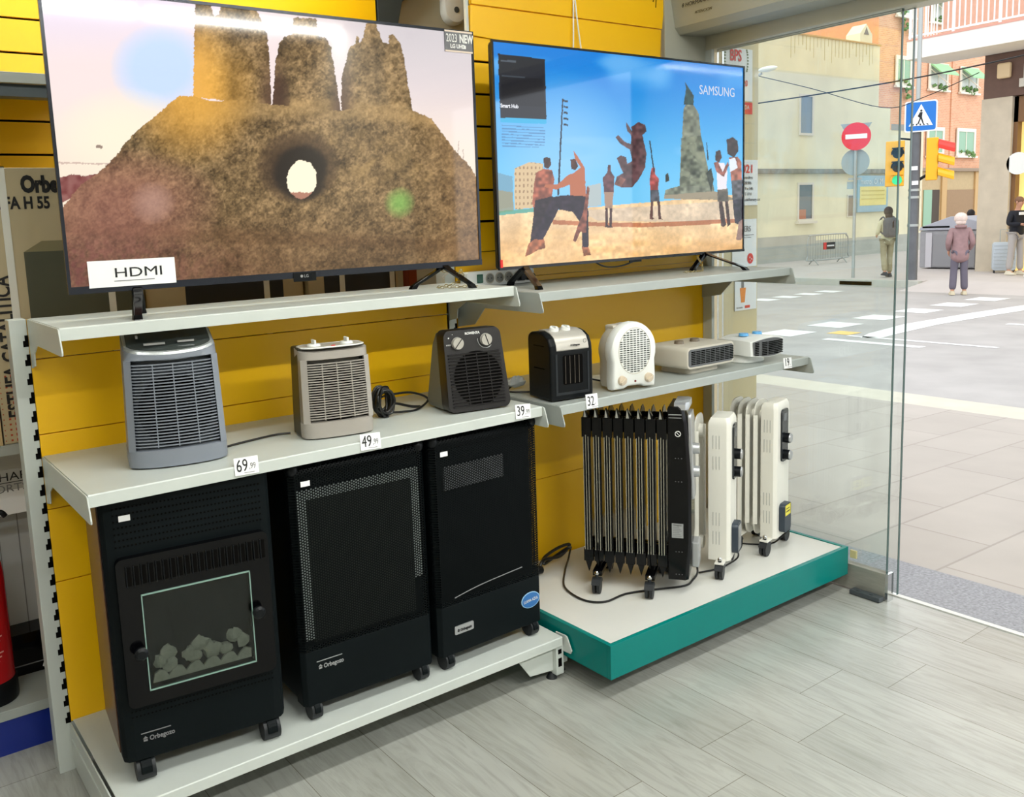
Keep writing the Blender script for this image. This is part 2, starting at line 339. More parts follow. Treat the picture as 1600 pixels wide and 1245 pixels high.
obj('side_plate', MB().prism([(-.002, .14), (-.497, .14), (-.497, .03), (-.46, .012), (-.03, .012), (-.002, .03)], 'x', -.004, .0), M['white_metal'], bs, bevel=.001)
obj('side_rib', MB().box(-.007, -.004, -.49, -.02, .085, .10), M['white_metal'], bs)
obj('end_bracket', MB().prism([(-.46, .145), (-.505, .148), (-.514, .145), (-.535, .105), (-.53, .094), (-.50, .092), (-.46, .10)], 'x', 1.376, 1.381), M['white_metal'], bs, bevel=.001)
ft = obj('foot_post', MB().box(1.345, 1.376, -.497, -.46, .018, .112), M['white_metal'], bs, bevel=.001)
obj('slot_row', MB().box(1.353, 1.367, -.4985, -.496, .045, .073).box(1.353, 1.367, -.4985, -.496, .088, .103), M['slot'], ft)
obj('foot_gusset', MB().prism([(1.346, .11), (1.346, .03), (1.25, .04), (1.20, .11)], 'y', -.48, -.475), M['white_metal'], bs)
obj('levelling_foot', MB().lathe([(.006, .02), (.010, .018), (.016, .004), (.018, 0)], (1.348, -.468, 0), (0, 0, 1)), M['rubber'], bs, smooth=True)
obj('levelling_foot', MB().lathe([(.006, .02), (.010, .018), (.022, .004), (.024, 0)], (1.40, -.44, 0), (0, 0, 1)), M['rubber'], bs, smooth=True)
obj('second_post', MB().box(1.385, 1.388, -.47, -.42, .03, .09).box(1.388, 1.415, -.47, -.467, .035, .09), M['white_metal'], bs)
b2 = thing('shelving_bay', 'yellow-backed shelving bay on the right above the oil radiators', 'shelving', (1.33, 0, 0))
upright('upright', .03, 0, 0, 2.06, b2, zs=1.24)
upright('upright', 1.38, 0, .07, 1.262, b2, w=.036)
for a, b in zip([.12, .488, .89, 1.242], [.488, .89, 1.242, 1.262]): obj('back_panel', MB().box(.034, 1.338, .0, .014, a+.001, b-.001), M['yellow'], b2, bevel=.0012)
obj('back_panel', MB().box(.034, 1.338, .0, .014, 1.263, 1.36), M['yellow'], b2, bevel=.0012)
z = 1.363
while z < 2.07:
    obj('wall_slat', MB().box(.034, 1.07, .0, .014, z, min(z+.1, 2.088)), M['yellow'], b2, bevel=.001); z += .1083
obj('slat_backing', MB().box(.034, 1.07, .0145, .02, 1.36, 2.09), M['slot'], b2)
obj('top_board', MB().prism([(.13, 2.092), (1.064, 2.035), (1.072, 2.19), (.135, 2.19)], 'y', -.008, .008), M['yellow'], b2, bevel=.0015)
tb = obj('top_board', MB().prism([(.137, 2.193), (1.074, 2.193), (1.085, 2.28), (1.08, 2.6), (.137, 2.6)], 'y', -.012, .004), M['yellow'], b2, bevel=.0015)
obj('scratch_marks', MB().prism([(1.02, 2.29), (1.024, 2.29), (1.04, 2.35), (1.037, 2.35)], 'y', -.0126, -.0122).prism([(1.035, 2.27), (1.039, 2.27), (1.043, 2.32), (1.039, 2.32)], 'y', -.0126, -.0122).prism([(.60, 2.24), (.612, 2.32), (.595, 2.32)], 'y', -.0126, -.0122), M['slot'], tb)
obj('perforated_edge', MB().box(.118, .128, -.004, .008, 2.05, 2.6), M['white_metal'], b2)
shelf(b2, .032, 1.325, .433, 1.2426, grey=True, wedge=True)
shelf(b2, .032, 1.325, .518, .8983, grey=True)
# ---------------------------------------------------------------- teal plinth
t = thing('display_plinth', 'low teal display plinth with white top under the oil radiators', 'plinth', (1.387, 0, .07))
W_ = 1.269
obj('front_board', MB().box(0, W_, -.70, -.684, 0, .11), M['teal'], t, bevel=.0012)
obj('side_board', MB().box(0, .016, -.684, -.01, 0, .11), M['teal'], t, bevel=.0012)
obj('side_board', MB().box(W_-.016, W_, -.684, -.06, 0, .11), M['teal'], t, bevel=.0012)
obj('top_panel', MB().box(.0165, W_-.0165, -.6835, -.02, .09, .107), M['laminate'], t)
for x in (.12, 1.12):
    for y in (-.5, -.1): obj('leg', MB().box(x, x+.06, y, y+.06, -.07, .09), M['rubber'], t)
# ---------------------------------------------------------------- price tags
def price_tag(label, x, y, z, big, small, tilt=0, w=.062, h=.043):
    t = thing('price_tag', label, 'price tag', (x, y, z)); t.rotation_euler = (R(-8), R(tilt), 0)
    obj('card', MB().box(0, w, -.0012, 0, 0, h), M['paper'], t)
    text('price_digits', big, .043, T(.004, -.0018, .009) @ FRONT, M['ink'], t, sx=.72)
    if small: text('cents_digits', small, .021, T(.037, -.0018, .013) @ FRONT, M['inkgrey'], t, sx=.7)
    obj('fine_print', MB().box(.024, .05, -.0016, -.001, .004, .0055), M['inkgrey'], t)
price_tag('price tag below the tall slate grey fan heater, reading 69,99', .345, -.481, .873, '69', ',99', 1.5)
price_tag('price tag below the silver grey heater with dials on top, reading 49,99', .695, -.481, .873, '49', ',99', 2)
price_tag('tilted price tag right of the matt black fan heater, reading 39', 1.225, -.481, .874, '39', ',99', 4, w=.058)
price_tag('price tag under the small black ceramic heater, reading 32', 1.475, -.523, .873, '32', ',', 2, w=.05, h=.045)
price_tag('price tag below the blue-dialled flat heater, reading 19', 2.49, -.523, .872, '19', ',', 3, w=.05, h=.04)
# ---------------------------------------------------------------- gas heaters
def caster(par, x, y, z0, r=.024, col='rubber', w=.034, name='caster', hood=True, top=.03):
    c = obj(name, MB().cyl((x-w/2, y, z0+r), (x+w/2, y, z0+r), r, n=20), M[col], par, smooth=True)
    if hood: obj('caster_hood', MB().prism([(y+math.cos(R(a))*(r+.004), z0+r+math.sin(R(a))*(r+.004)) for a in range(-10, 200, 15)], 'x', x-w*.3, x+w*.3).cyl((x, y, z0+2*r), (x, y, z0+2*r+top), .008), M['black_steel'], c, bevel=.002)
    return c
def perf_mat(name, dark, scale):
    m = bpy.data.materials.new(name); m.use_nodes = True; nt = m.node_tree; n = nt.nodes; L = nt.links; p = n['Principled BSDF']; out = n['Material Output']
    p.inputs['Base Color'].default_value = (*srgb(dark), 1); p.inputs['Roughness'].default_value = .4; p.inputs['Specular IOR Level'].default_value = .08
    tc = n.new('ShaderNodeTexCoord'); sp = n.new('ShaderNodeSeparateXYZ'); L.new(tc.outputs['Object'], sp.inputs[0])
    def ma(op, a, b=None):
        k = n.new('ShaderNodeMath'); k.operation = op
        for i, q in enumerate((a, b)):
            if q is None: continue
            if isinstance(q, (int, float)): k.inputs[i].default_value = q
            else: L.new(q, k.inputs[i])
        return k.outputs[0]
    sy = ma('ADD', sp.outputs['X'], sp.outputs['Y'])
    a = ma('COSINE', ma('MULTIPLY', sy, scale)); hs = ma('MULTIPLY', sy, .5); hz = ma('MULTIPLY', sp.outputs['Z'], .866)
    b = ma('COSINE', ma('MULTIPLY', ma('ADD', hs, hz), scale)); c_ = ma('COSINE', ma('MULTIPLY', ma('SUBTRACT', hs, hz), scale))
    h = ma('GREATER_THAN', ma('ADD', a, ma('ADD', b, c_)), .35)
    t = n.new('ShaderNodeBsdfTransparent'); mx = n.new('ShaderNodeMixShader'); L.new(h, mx.inputs[0]); L.new(p.outputs[0], mx.inputs[1]); L.new(t.outputs[0], mx.inputs[2]); L.new(mx.outputs[0], out.inputs[0])
    return m
M['perf'] = perf_mat('perforated_black_steel', (7, 11, 12), 2*PI/.0066)
def maker_mark(par, x, z, size, material, y=-.0014):
    k = size; obj('house_emblem', MB().prism([(x-k*.7, z+k*.4), (x-k*.35, z+k*.75), (x, z+k*.4)], 'y', y, y+.001).box(x-k*.62, x-k*.08, y, y+.001, z, z+k*.28), material, par)
    text('maker_lettering', 'Orbegozo', k, T(x+k*.2, y, z) @ FRONT, material, par, sx=.85, bold=.0004)
def small_sticker(par, x, z, y):
    s = obj('price_sticker', MB().box(x, x+.026, y-.001, y, z, z+.014), M['paper'], par)
def screen_heater(label, x, y, w, h, d, band=True, rz=0):
    t = thing('gas_heater', label, 'gas heater', (x, y, .1446), R(rz))
    z0, zg = .046, .20
    zt = h
    obj('cabinet', MB().box(.004, w-.004, .03, d, z0, h-.02), M['black_steel'], t, bevel=.012)
    # lower front cover
    obj('lower_cover', MB().prism([(.0, .012), (.012, .0), (w-.012, .0), (w, .012), (w, .05), (0, .05)], 'z', z0, zg), M['black_steel'], t, bevel=.002)
    # bowed perforated grille: outline in plan, rounded top
    pl = [(-.0, .06), (.0, .012), (.012, .0), (w-.012, .0), (w, .012), (w, .06)]
    m = MB(); zz = [zg, h-.03, h-.016, h-.006, h]; off = [0, 0, .004, .012, .028]
    vs = []
    for q, o_ in zip(zz, off): vs += [(px, py+o_ if py < .05 else py+.0, q) for px, py in pl]
    n_ = len(pl); fs = [(k*n_+i, k*n_+i+1, (k+1)*n_+i+1, (k+1)*n_+i) for k in range(len(zz)-1) for i in range(n_-1)]
    m.add(vs, fs); fs_top = tuple((len(zz)-1)*n_+i for i in range(n_)); m.f.append(fs_top)
    obj('front_grille', m, M['perf'], t, smooth=True)
    obj('corner_cap', MB().ball((.014, .016, h-.016), (.018, .018, .02)), M['black'], t, smooth=True)
    obj('corner_cap', MB().ball((w-.014, .016, h-.016), (.018, .018, .02)), M['black'], t, smooth=True)
    refl = mat('reflector_steel', (168, 176, 174), .5, .1)
    if band:
        fr = MB().box(.02, w-.02, .005, .008, h-.10, h-.072).box(.02, .045, .005, .008, zg+.03, h-.10).box(w-.045, w-.02, .005, .008, zg+.12, h-.10)
        obj('reflector_frame', fr, refl, t)
        obj('burner_panel', MB().box(.045, w-.045, .007, .012, zg+.02, h-.10), mat('burner_ceramic', (36, 40, 34), .8, noise=.2, nscale=30), t)
    else:
        obj('reflector_frame', MB().box(.045, w*.66, .005, .008, h-.165, h-.095), mat('dull_reflector', (124, 126, 130), .5, .1), t)
        obj('burner_panel', MB().box(.03, w-.03, .023, .028, zg+.02, h-.05), mat('dark_ceramic', (9, 15, 17), .8, spec=.1), t)
        obj('mesh_edge', MB().tube([(.06, -.001, zg+.02), (w*.4, -.002, zg+.035), (w*.8, -.001, zg+.045)], .0015), M['inkgrey'], t)
    for cx in (.035, w-.035):
        for cy in (.022, d-.03): caster(t, cx, cy, 0, .027, w=.03)
    small_sticker(t, .03, h-.06, -.002)
    return t
# first heater: stove type with glass door and pebbles
GX, GY, GW, GH, GD = .036, -.42, .405, .735, .27
t = thing('gas_stove_heater', 'black gas stove heater with glass window and pale artificial coals', 'gas heater', (GX, GY, .1446), R(-6))
z0 = .058
body = MB().loft([[(px*k+(1-k)*GW/2, py, zq) for px, py in [(0, GD), (0, .014), (.010, .004), (.03, 0), (GW-.03, 0), (GW-.010, .004), (GW, .014), (GW, GD)]] for k, zq in ((.985, z0), (1, z0+.015), (1, GH-.01), (.985, GH))])
cab = obj('cabinet', body, M['black_steel'], t, bevel=.003)
side = mat('brown_side_panel', (92, 62, 40), .3, noise=.05); obj('side_panel', MB().box(-.0025, -.0005, .03, GD, z0+.02, GH-.012), side, t, label='glossy dark side panel')
hol = MB()
for r_ in range(7):
    for c_ in range(39): hol.box(.028+c_*.0091, .028+c_*.0091+.0042, -.0008, .001, GH-.045-r_*.0155, GH-.041-r_*.0155)
obj('vent_holes', hol, M['slot'], t); hol = MB()
for r_ in range(2):
    for c_ in range(39): hol.box(.028+c_*.0091, .028+c_*.0091+.004, -.0008, .001, .185-r_*.014, .188-r_*.014)
obj('lower_vent_holes', hol, M['slot'], t)
# door frame with opening
dz0, dz1 = .205, .575; dx0, dx1 = .022, GW-.022
fx0, fx1, fz0, fz1 = .078, GW-.078, .245, .475
def ring(outer, inner, yo0, yo1, yi0):
    n = len(outer); m = MB()
    A = [(x, yo1, z) for x, z in outer]; B = [(x, yo0, z) for x, z in outer]; Cc = [(x, yi0, z) for x, z in inner]; D = [(x, yo1+.004, z) for x, z in inner]
    m.add(A+B+Cc+D, [(i, (i+1) % n, n+(i+1) % n, n+i) for i in range(n)]+[(n+i, n+(i+1) % n, 2*n+(i+1) % n, 2*n+i) for i in range(n)]+[(2*n+i, 2*n+(i+1) % n, 3*n+(i+1) % n, 3*n+i) for i in range(n)])
    return m
out = rrect(dx1-dx0, dz1-dz0, .016, 4, (dx0+dx1)/2, (dz0+dz1)/2); inn = rrect(fx1-fx0, fz1-fz0, .002, 4, (fx0+fx1)/2, (fz0+fz1)/2)
dr = obj('door', ring(out, inn, -.022, -.001, -.018), M['black_gloss'], t, smooth=True)
sl = MB(); ri = MB()
for k in range(20):
    x = dx0+.024+k*.0168; sl.box(x, x+.009, -.0235, -.021, .508, .553); ri.box(x-.0035, x-.0005, -.026, -.021, .505, .556)
obj('vent_slots', sl, M['slot'], dr); obj('vent_ribs', ri, M['black'], dr, bevel=.001)
obj('window_glass', MB().box(fx0-.004, fx1+.004, -.021, -.0185, fz0-.004, fz1+.004), M['glassdoor'], dr)
ed = MB()
for a in ((fx0-.006, fx1+.006, fz1+.003, fz1+.006), (fx0-.006, fx1+.006, fz0-.006, fz0-.003), (fx0-.006, fx0-.0035, fz0-.006, fz1+.006), (fx1+.0035, fx1+.006, fz0-.006, fz1+.006)): ed.box(a[0], a[1], -.0225, -.0183, a[2], a[3])
obj('glass_border', ed, mat('pale_glass_border', (130, 160, 150), .2), dr)
for kx, kz in ((.058, .345), (GW-.062, .375)):
    kn = obj('door_knob', MB().lathe([(.006, 0), (.006, .012), (.015, .016), (.016, .026), (.010, .032), (0, .033)], (kx, -.018, kz), (0, -1, 0)), M['black'], dr, smooth=True)
obj('firebox_back', MB().box(fx0-.01, fx1+.01, .0045, .0055, fz0-.01, fz1+.01), mat('firebox_black', (14, 22, 22), .9, spec=.1), t)
coal = mat('pale_coal', (168, 164, 154), .9, noise=.15, nscale=60, bump=.4, bscale=90)
rk = MB(); random.seed(3)
for (px, pz, pr_) in ((.105, .30, .017), (.125, .318, .018), (.125, .288, .02), (.175, .30, .02), (.20, .318, .021), (.228, .298, .022), (.188, .29, .018), (.285, .318, .018), (.305, .30, .019), (.262, .29, .016)):
    rk.ball((px, -.006, pz), (pr_, .008, pr_*.95), 7, 5, .3)
obj('artificial_coals', rk, coal, t, smooth=True)
gt = MB(); pts = [(fx0+.004, fz0+.008)]
for k in range(6): pts += [(fx0+.01+k*.042, fz0+.03), (fx0+.022+k*.042, fz0+.036), (fx0+.034+k*.042, fz0+.032), (fx0+.042+k*.042, fz0+.018)]
pts += [(fx1-.004, fz0+.03), (fx1-.004, fz0+.008)]
obj('coal_grate', MB().prism(pts[::-1], 'y', -.015, -.008), coal, t)
maker_mark(t, .06, .105, .017, M['inkgrey']); obj('badge_line', MB().box(.045, .115, -.0014, -.0002, .125, .127), M['inkgrey'], t)
for cx in (.05, GW-.04):
    for cy in (.022, GD-.05): caster(t, cx, cy, 0, .029, w=.044)
small_sticker(t, .042, GH-.075, -.001)
g2 = screen_heater('black gas heater with perforated front, middle of the three heaters', .50, -.445, .41, .715, .34, rz=-1.5)
maker_mark(g2, .058, .145, .017, M['silver']); obj('badge_line', MB().box(.042, .118, -.0014, -.0002, .166, .168), M['silver'], g2)
g3 = screen_heater('black gas heater with a blue oval sticker, rightmost of the three', .935, -.452, .405, .715, .34, band=False, rz=1.5)
pl_ = obj('name_plate', MB().prism(rrect(.07, .026, .004, 3, .09, .118), 'y', -.003, 0), M['silver'], g3); maker_mark(pl_, .072, .113, .012, M['ink'], y=-.0042)
el = [(.355+.038*math.cos(2*PI*k/28), .128+.026*math.sin(2*PI*k/28)) for k in range(28)]; el2 = [(.355+.035*math.cos(2*PI*k/28), .128+.0235*math.sin(2*PI*k/28)) for k in range(28)]
st = obj('oval_sticker', MB().prism(el, 'y', -.002, -.0002), mat('sticker_pale_blue', (150, 190, 220), .4), g3); obj('sticker_field', MB().prism(el2, 'y', -.0028, -.0018), mat('sticker_blue', (42, 104, 168), .4), st)
text('sticker_lettering', 'LLAMA AZUL', .0135, T(.355, -.0034, .1235) @ FRONT @ Rz(R(4)), M['white_print'], st, align='CENTER', sx=.75)
# ---------------------------------------------------------------- fan heaters on the middle shelf
ZS = .8965; ZS2 = .8987
def corner(x, y, w, d, a):   # centre-bottom root from the front-left corner
    return (x+math.cos(a)*w/2-math.sin(a)*d/2, y+math.sin(a)*w/2+math.cos(a)*d/2)
def plan(w, d, r, bow, n=8):  # plan outline (x,y) with a bowed front (front is -y)
    pts = []
    for i in range(n*2+1):
        u = -1+i/n; pts.append((u*(w/2-r*.3), -d/2-bow*(1-u*u)+r*.5*abs(u)**8))
    pts = [(-w/2, -d/2+r)]+pts+[(w/2, -d/2+r)]
    pts += [(w/2, d/2-r), (w/2-r, d/2), (-w/2+r, d/2), (-w/2, d/2-r)]
    return pts
def grille_heater(label, x, y, a, w, wt, d, h, bow, col, dark, nslat, zt0, zt1, discr, slant=.01):
    cx, cy = corner(x, y, w, d, a)
    t = thing('fan_heater', label, 'fan heater', (cx, cy, ZS), a)
    def ringat(z, k, dy=0): return [(px*k, py+dy, z) for px, py in plan(w, d, .02, bow)]
    kt = wt/w
    m = MB().loft([ringat(.004, .99), ringat(.012, 1), ringat(.045, 1)]); obj('base', m, col, t, smooth=True)
    kk = lambda z: 1+(kt-1)*z/h
    def yf(u, z): return -d/2-bow*(1-u*u)+.01*abs(u)**8+.012*(z/h)
    m = MB().loft([[(px*kk(z), py+.012*(z/h)+(.032 if py < -d/2+.02 and .05 < z < zt1+.01 else 0), z-(slant*(d/2-py)/d if z > zt1+.013 else 0)) for px, py in plan(w, d, .02, bow)] for z in (.045, .0455, .052, zt1+.004, zt1+.012, h-.012, h)])
    obj('housing', m, col, t, smooth=True)
    # dark fan opening: disc behind the bars
    dm = MB(); cz = (.05+zt1)/2-.012; n = 40
    ring_ = []
    for i in range(n):
        px, pz = discr*math.cos(2*PI*i/n), cz+discr*1.0*math.sin(2*PI*i/n); ring_.append((px, yf(px/(w/2), pz)+.010, pz))
    dm.add(ring_+[(0, yf(0, cz)+.010, cz)], [(i, (i+1) % n, n) for i in range(n)]); obj('fan_opening', dm, M['slot'], t)
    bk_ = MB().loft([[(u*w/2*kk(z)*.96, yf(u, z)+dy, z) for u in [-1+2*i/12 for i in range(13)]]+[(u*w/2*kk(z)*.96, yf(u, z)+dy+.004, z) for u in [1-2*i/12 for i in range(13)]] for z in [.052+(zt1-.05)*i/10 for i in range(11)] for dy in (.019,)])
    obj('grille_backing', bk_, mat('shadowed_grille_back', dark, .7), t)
    # bars
    g = MB(); nu = 12
    for k in range(nslat):
        z = .056+(zt1-.056)*k/(nslat-1); ww = w/2*kk(z)
        lo = []; 
        r4 = [[(u*ww*.975, yf(u, z)+dy, z+dz) for dy, dz in ((0, -.0012), (0, .0012), (.005, .0015), (.005, -.0015))] for u in [-1+2*i/nu for i in range(nu+1)]]
        g.loft(r4)
    for u in (-.42, 0, .42):
        r4 = [[(u*w/2*kk(z)+dx, yf(u, z)+dy, z) for dx, dy in ((-.0012, .001), (.0012, .001), (.0012, .006), (-.0012, .006))] for z in [.052+(zt1-.052)*i/8 for i in range(9)]]
        g.loft(r4)
    obj('grille', g, col, t, smooth=False)
    for u in (-1, 1):
        g = MB().loft([[(u*ww_, yf(u, z)-.0005, z), (u*(ww_-.016), yf(u*.86, z)-.0008, z), (u*(ww_-.016), yf(u*.86, z)+.012, z), (u*ww_, yf(u, z)+.022, z)][::int(u)] for z in (.045, zt1+.012) for ww_ in (w/2*kk(z),)])
        obj('side_frame', g, col, t)
    return t, kk
g1c = mat('slate_grey_plastic', (126, 132, 142), .35, noise=.02)
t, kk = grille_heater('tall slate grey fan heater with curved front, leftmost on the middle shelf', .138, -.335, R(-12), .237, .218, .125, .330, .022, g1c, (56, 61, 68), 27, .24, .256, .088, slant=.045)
SL = lambda py, z: z+.012-.045*(.0625-py)/.125
ch = MB().loft([[(px*k, py*(1 if py > 0 else kf)+.012, SL(py, z)) for px, py in plan(.212, .12, .02, .02)] for k, kf, z in ((1.0, 1.0, .312), (1.005, 1.02, .318), (.99, .98, .324))]); obj('top_band', ch, mat('satin_band', (186, 190, 190), .3, .5), t, smooth=True)
obj('control_panel', MB().loft([[(px*.94, py*.9+.012, SL(py, z)) for px, py in plan(.212, .12, .02, .02)] for z in (.3235, .327)]), mat('dark_gloss_panel', (60, 66, 64), .12), t, smooth=True)
[obj('control_button', MB().box(*b_), M['silver'], t) for b_ in ((.02, .06, -.035, -.028, .3025, .307), (-.06, -.01, -.04, -.03, .301, .306), (-.075, -.07, .0, .02, .315, .322))]
pc = MB(); random.seed(5)
for k in range(9):
    a = R(95+k*17+random.uniform(-4, 4)); pc.box(.084*math.cos(a)-.008, .084*math.cos(a)+.006, -.0735+.022*abs(math.cos(a))**2, -.0725+.022*abs(math.cos(a))**2, .143+.088*math.sin(a)-.003, .143+.088*math.sin(a)+.004)
g2c = mat('warm_grey_plastic', (160, 154, 146), .35, noise=.02)
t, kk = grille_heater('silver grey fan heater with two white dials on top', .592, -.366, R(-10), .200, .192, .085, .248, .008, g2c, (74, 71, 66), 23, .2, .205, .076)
obj('rear_shell', MB().loft([[(px*k*1.005, py, z) for px, py in [(-.1, .0), (-.1, .075), (-.09, .085), (.09, .085), (.1, .075), (.1, 0)]] for k, z in ((1, .004), (1, .05), (.955, .24), (.94, .247))]), mat('dark_olive_shell', (44, 46, 38), .4), t, bevel=.003)
tp = MB().loft([[(px*.9, py*.9+.012, z) for px, py in plan(.19, .085, .02, .008)] for z in (.2475, .25)]); obj('top_plate', tp, mat('light_grey_top', (178, 174, 164), .3), t)
rim = MB().tube([(px*.93, py*.95+.012, .249) for px, py in plan(.19, .085, .02, .008)], .0022, close=True, sub=1); obj('top_rim', rim, M['white_plastic'], t, smooth=True)
for kx in (-.048, .045):
    k_ = obj('dial', MB().cyl((kx, .005, .25), (kx, .005, .257), .019, .017, 20).box(kx-.003, kx+.003, -.01, .02, .257, .268), M['white_plastic'], t, smooth=True, bevel=.001)
obj('pilot_light', MB().cyl((.0, -.018, .25), (.0, -.018, .2515), .006), M['red'], t)
# third: black, tilted front
w3, d3, h3 = .215, .20, .25; a3 = R(-9); cx, cy = corner(1.055, -.378, w3, d3, a3)
t = thing('fan_heater', 'matt black fan heater with two silver dials on its face', 'fan heater', (cx, cy, ZS), a3)
def sec3(z, k, y0, y1): return [(px*k, py, z) for px, py in [(-w3/2, y1-.02), (-w3/2, y0+.01), (-w3/2+.01, y0), (w3/2-.01, y0), (w3/2, y0+.01), (w3/2, y1-.02), (w3/2-.02, y1), (-w3/2+.02, y1)]]
fy = lambda z: -d3/2+.045*(z/h3)
obj('rear_shell', MB().loft([sec3(.006, .93, fy(0)+.05, d3/2-.02), sec3(.02, .95, fy(.02)+.045, d3/2-.01), sec3(.2, .88, fy(.2)+.045, d3/2-.05), sec3(.238, .86, fy(.24)+.045, d3/2-.075)]), mat('dark_grey_shell', (104, 104, 94), .5), t, bevel=.004)
fr = MB(); r_ = rrect(w3, h3-.004, .022, 5, 0, h3/2+.001)
def tp3(x, z): return x*(1-.09*(z/h3))
rings = []
for dy, k in ((.05, .985), (.012, 1), (.0, .985)): rings.append([(tp3(px, pz)*k, fy(pz)+dy, h3/2+(pz-h3/2)*k) for px, pz in r_])
face3 = mat('anthracite_plastic', (20, 17, 19), .36, noise=.03); obj('front_face', fr.loft(rings), face3, t, smooth=True)
rim = MB().tube([(tp3(px, pz)*.985, fy(pz)-.0005, h3/2+(pz-h3/2)*.985) for px, pz in r_[:13]], .0012, sub=1); 
dm = MB(); n = 36; cz = .1; pts = [(.082*math.cos(2*PI*i/n)+.004, fy(cz+.082*math.sin(2*PI*i/n))-.0012, cz+.082*math.sin(2*PI*i/n)) for i in range(n)]
obj('fan_opening', dm.add(pts, [tuple(range(n))]), M['slot'], t)
g = MB()
for k in range(17):
    z = .022+k*.0096; xr = .088
    g.loft([[(x_, fy(z)-.001-dy, z+dz) for dy, dz in ((0, -.0022), (.0035, -.0022), (.0035, .0010), (0, .0018))] for x_ in (-.09, xr*.96 if abs(z-cz) > .07 else xr)])
for x_ in (-.035, .005, .045): g.loft([[(x_+dx, fy(z)-.001-dy, z) for dx, dy in ((-.001, 0), (.001, 0), (.001, .0025), (-.001, .0025))] for z in (.02, .178)])
obj('grille', g, face3, t)
sil = mat('satin_silver', (190, 186, 178), .3, .3)
for kx, kz, an in ((-.055, .209, 40), (.042, .213, -20)):
    dl = obj('dial', MB().cyl((kx, fy(kz)-.001, kz), (kx, fy(kz)-.013, kz), .019, .0175, 24), sil, t, smooth=True)
    m = MB().box(-.0012, .0012, -.0008, .0, -.017, .017); m.xf(T(kx, fy(kz)-.0132, kz) @ Ry(R(an))); obj('dial_pointer', m, M['slot'], dl)
arc = MB().tube([(.042+.026*math.cos(R(q)), fy(.213+.026*math.sin(R(q)))-.0008, .213+.026*math.sin(R(q))) for q in range(170, 320, 12)], .0012, sub=1); obj('dial_scale', arc, M['silver'], t)
text('maker_lettering', 'ROWENTA', .0105, T(-.025, fy(.232)-.001, .232) @ FRONT @ Rx(-.18), M['white_print'], t, sx=.95, bold=.0003)
text('dial_print', 'MAX', .007, T(-.092, fy(.2)-.001, .203) @ FRONT @ Rx(-.18), M['white_print'], t); obj('dial_dots', MB().box(-.083, -.079, fy(.225)-.001, fy(.225), .224, .228).box(-.068, -.066, fy(.236)-.001, fy(.236), .235, .237), M['white_print'], t)
# fourth: small black ceramic heater
w4, d4, h4 = .158, .135, .218; a4 = R(-8); cx, cy = corner(1.379, -.470, w4, d4, a4)
t = thing('fan_heater', 'small black ceramic heater with silver top panel', 'fan heater', (cx, cy, ZS2), a4)
prof = [(-d4/2, .004), (-d4/2, .150), (-d4/2+.003, .176), (-d4/2+.014, .198), (-d4/2+.036, .211), (-.005, h4), (d4/2-.02, h4-.004), (d4/2-.004, h4-.012), (d4/2, .19), (d4/2, .004)]
obj('body', MB().prism(prof, 'x', -w4/2, w4/2), M['black'], t, bevel=.007, seg=3)
arc4 = [(-d4/2-.001, .162), (-d4/2+.002, .178), (-d4/2+.013, .200), (-d4/2+.035, .2135), (-.004, h4+.0022), (.03, h4+.002)]
m = MB().loft([[(x_, y_, z_) for y_, z_ in arc4]+[(x_, y_+.006, z_-.008) for y_, z_ in arc4[::-1]] for x_ in (-w4/2+.022, w4/2-.016)]); obj('top_panel', m, sil, t, smooth=True)
for kx in (-.028, .016): obj('dial', MB().cyl((kx, -.01, h4), (kx, -.013, h4+.010), .016, .014, 20).box(kx-.003, kx+.003, -.026, .004, h4+.009, h4+.014), M['white_plastic'], t, smooth=True)
obj('window_recess', MB().prism(rrect(.074, .092, .006, 3, .002, .098), 'y', -d4/2-.0012, -d4/2+.001), M['slot'], t)
obj('recess_frame', MB().prism([(-.062, .02), (.064, .02), (.064, .028), (-.062, .028)], 'y', -d4/2-.001, -d4/2).box(-.062, -.055, -d4/2-.001, -d4/2, .028, .15).box(.058, .064, -d4/2-.001, -d4/2, .028, .15), mat('soft_black', (26, 32, 38), .3), t)
obj('heater_bars', MB().box(-.027, -.0255, -d4/2-.0025, -d4/2-.001, .055, .142).box(-.010, -.0085, -d4/2-.0025, -d4/2-.001, .055, .142).box(.008, .0095, -d4/2-.0025, -d4/2-.001, .055, .142).box(.024, .0255, -d4/2-.0025, -d4/2-.001, .055, .142), mat('dull_element', (98, 92, 84), .5, .5), t)
maker_mark(t, -.002, .1725, .008, M['ink'], y=-d4/2-.004); obj('warning_symbol', MB().tube([(.048+.006*math.cos(R(q)), -d4/2-.002+.0, .185+.006*math.sin(R(q))) for q in range(0, 360, 30)], .0006, close=True, sub=1), M['ink'], t)
obj('side_vents', MB().box(-w4/2-.0008, -w4/2, -.03, .03, .10, .104).box(-w4/2-.0008, -w4/2, -.03, .03, .172, .175), M['slot'], t)
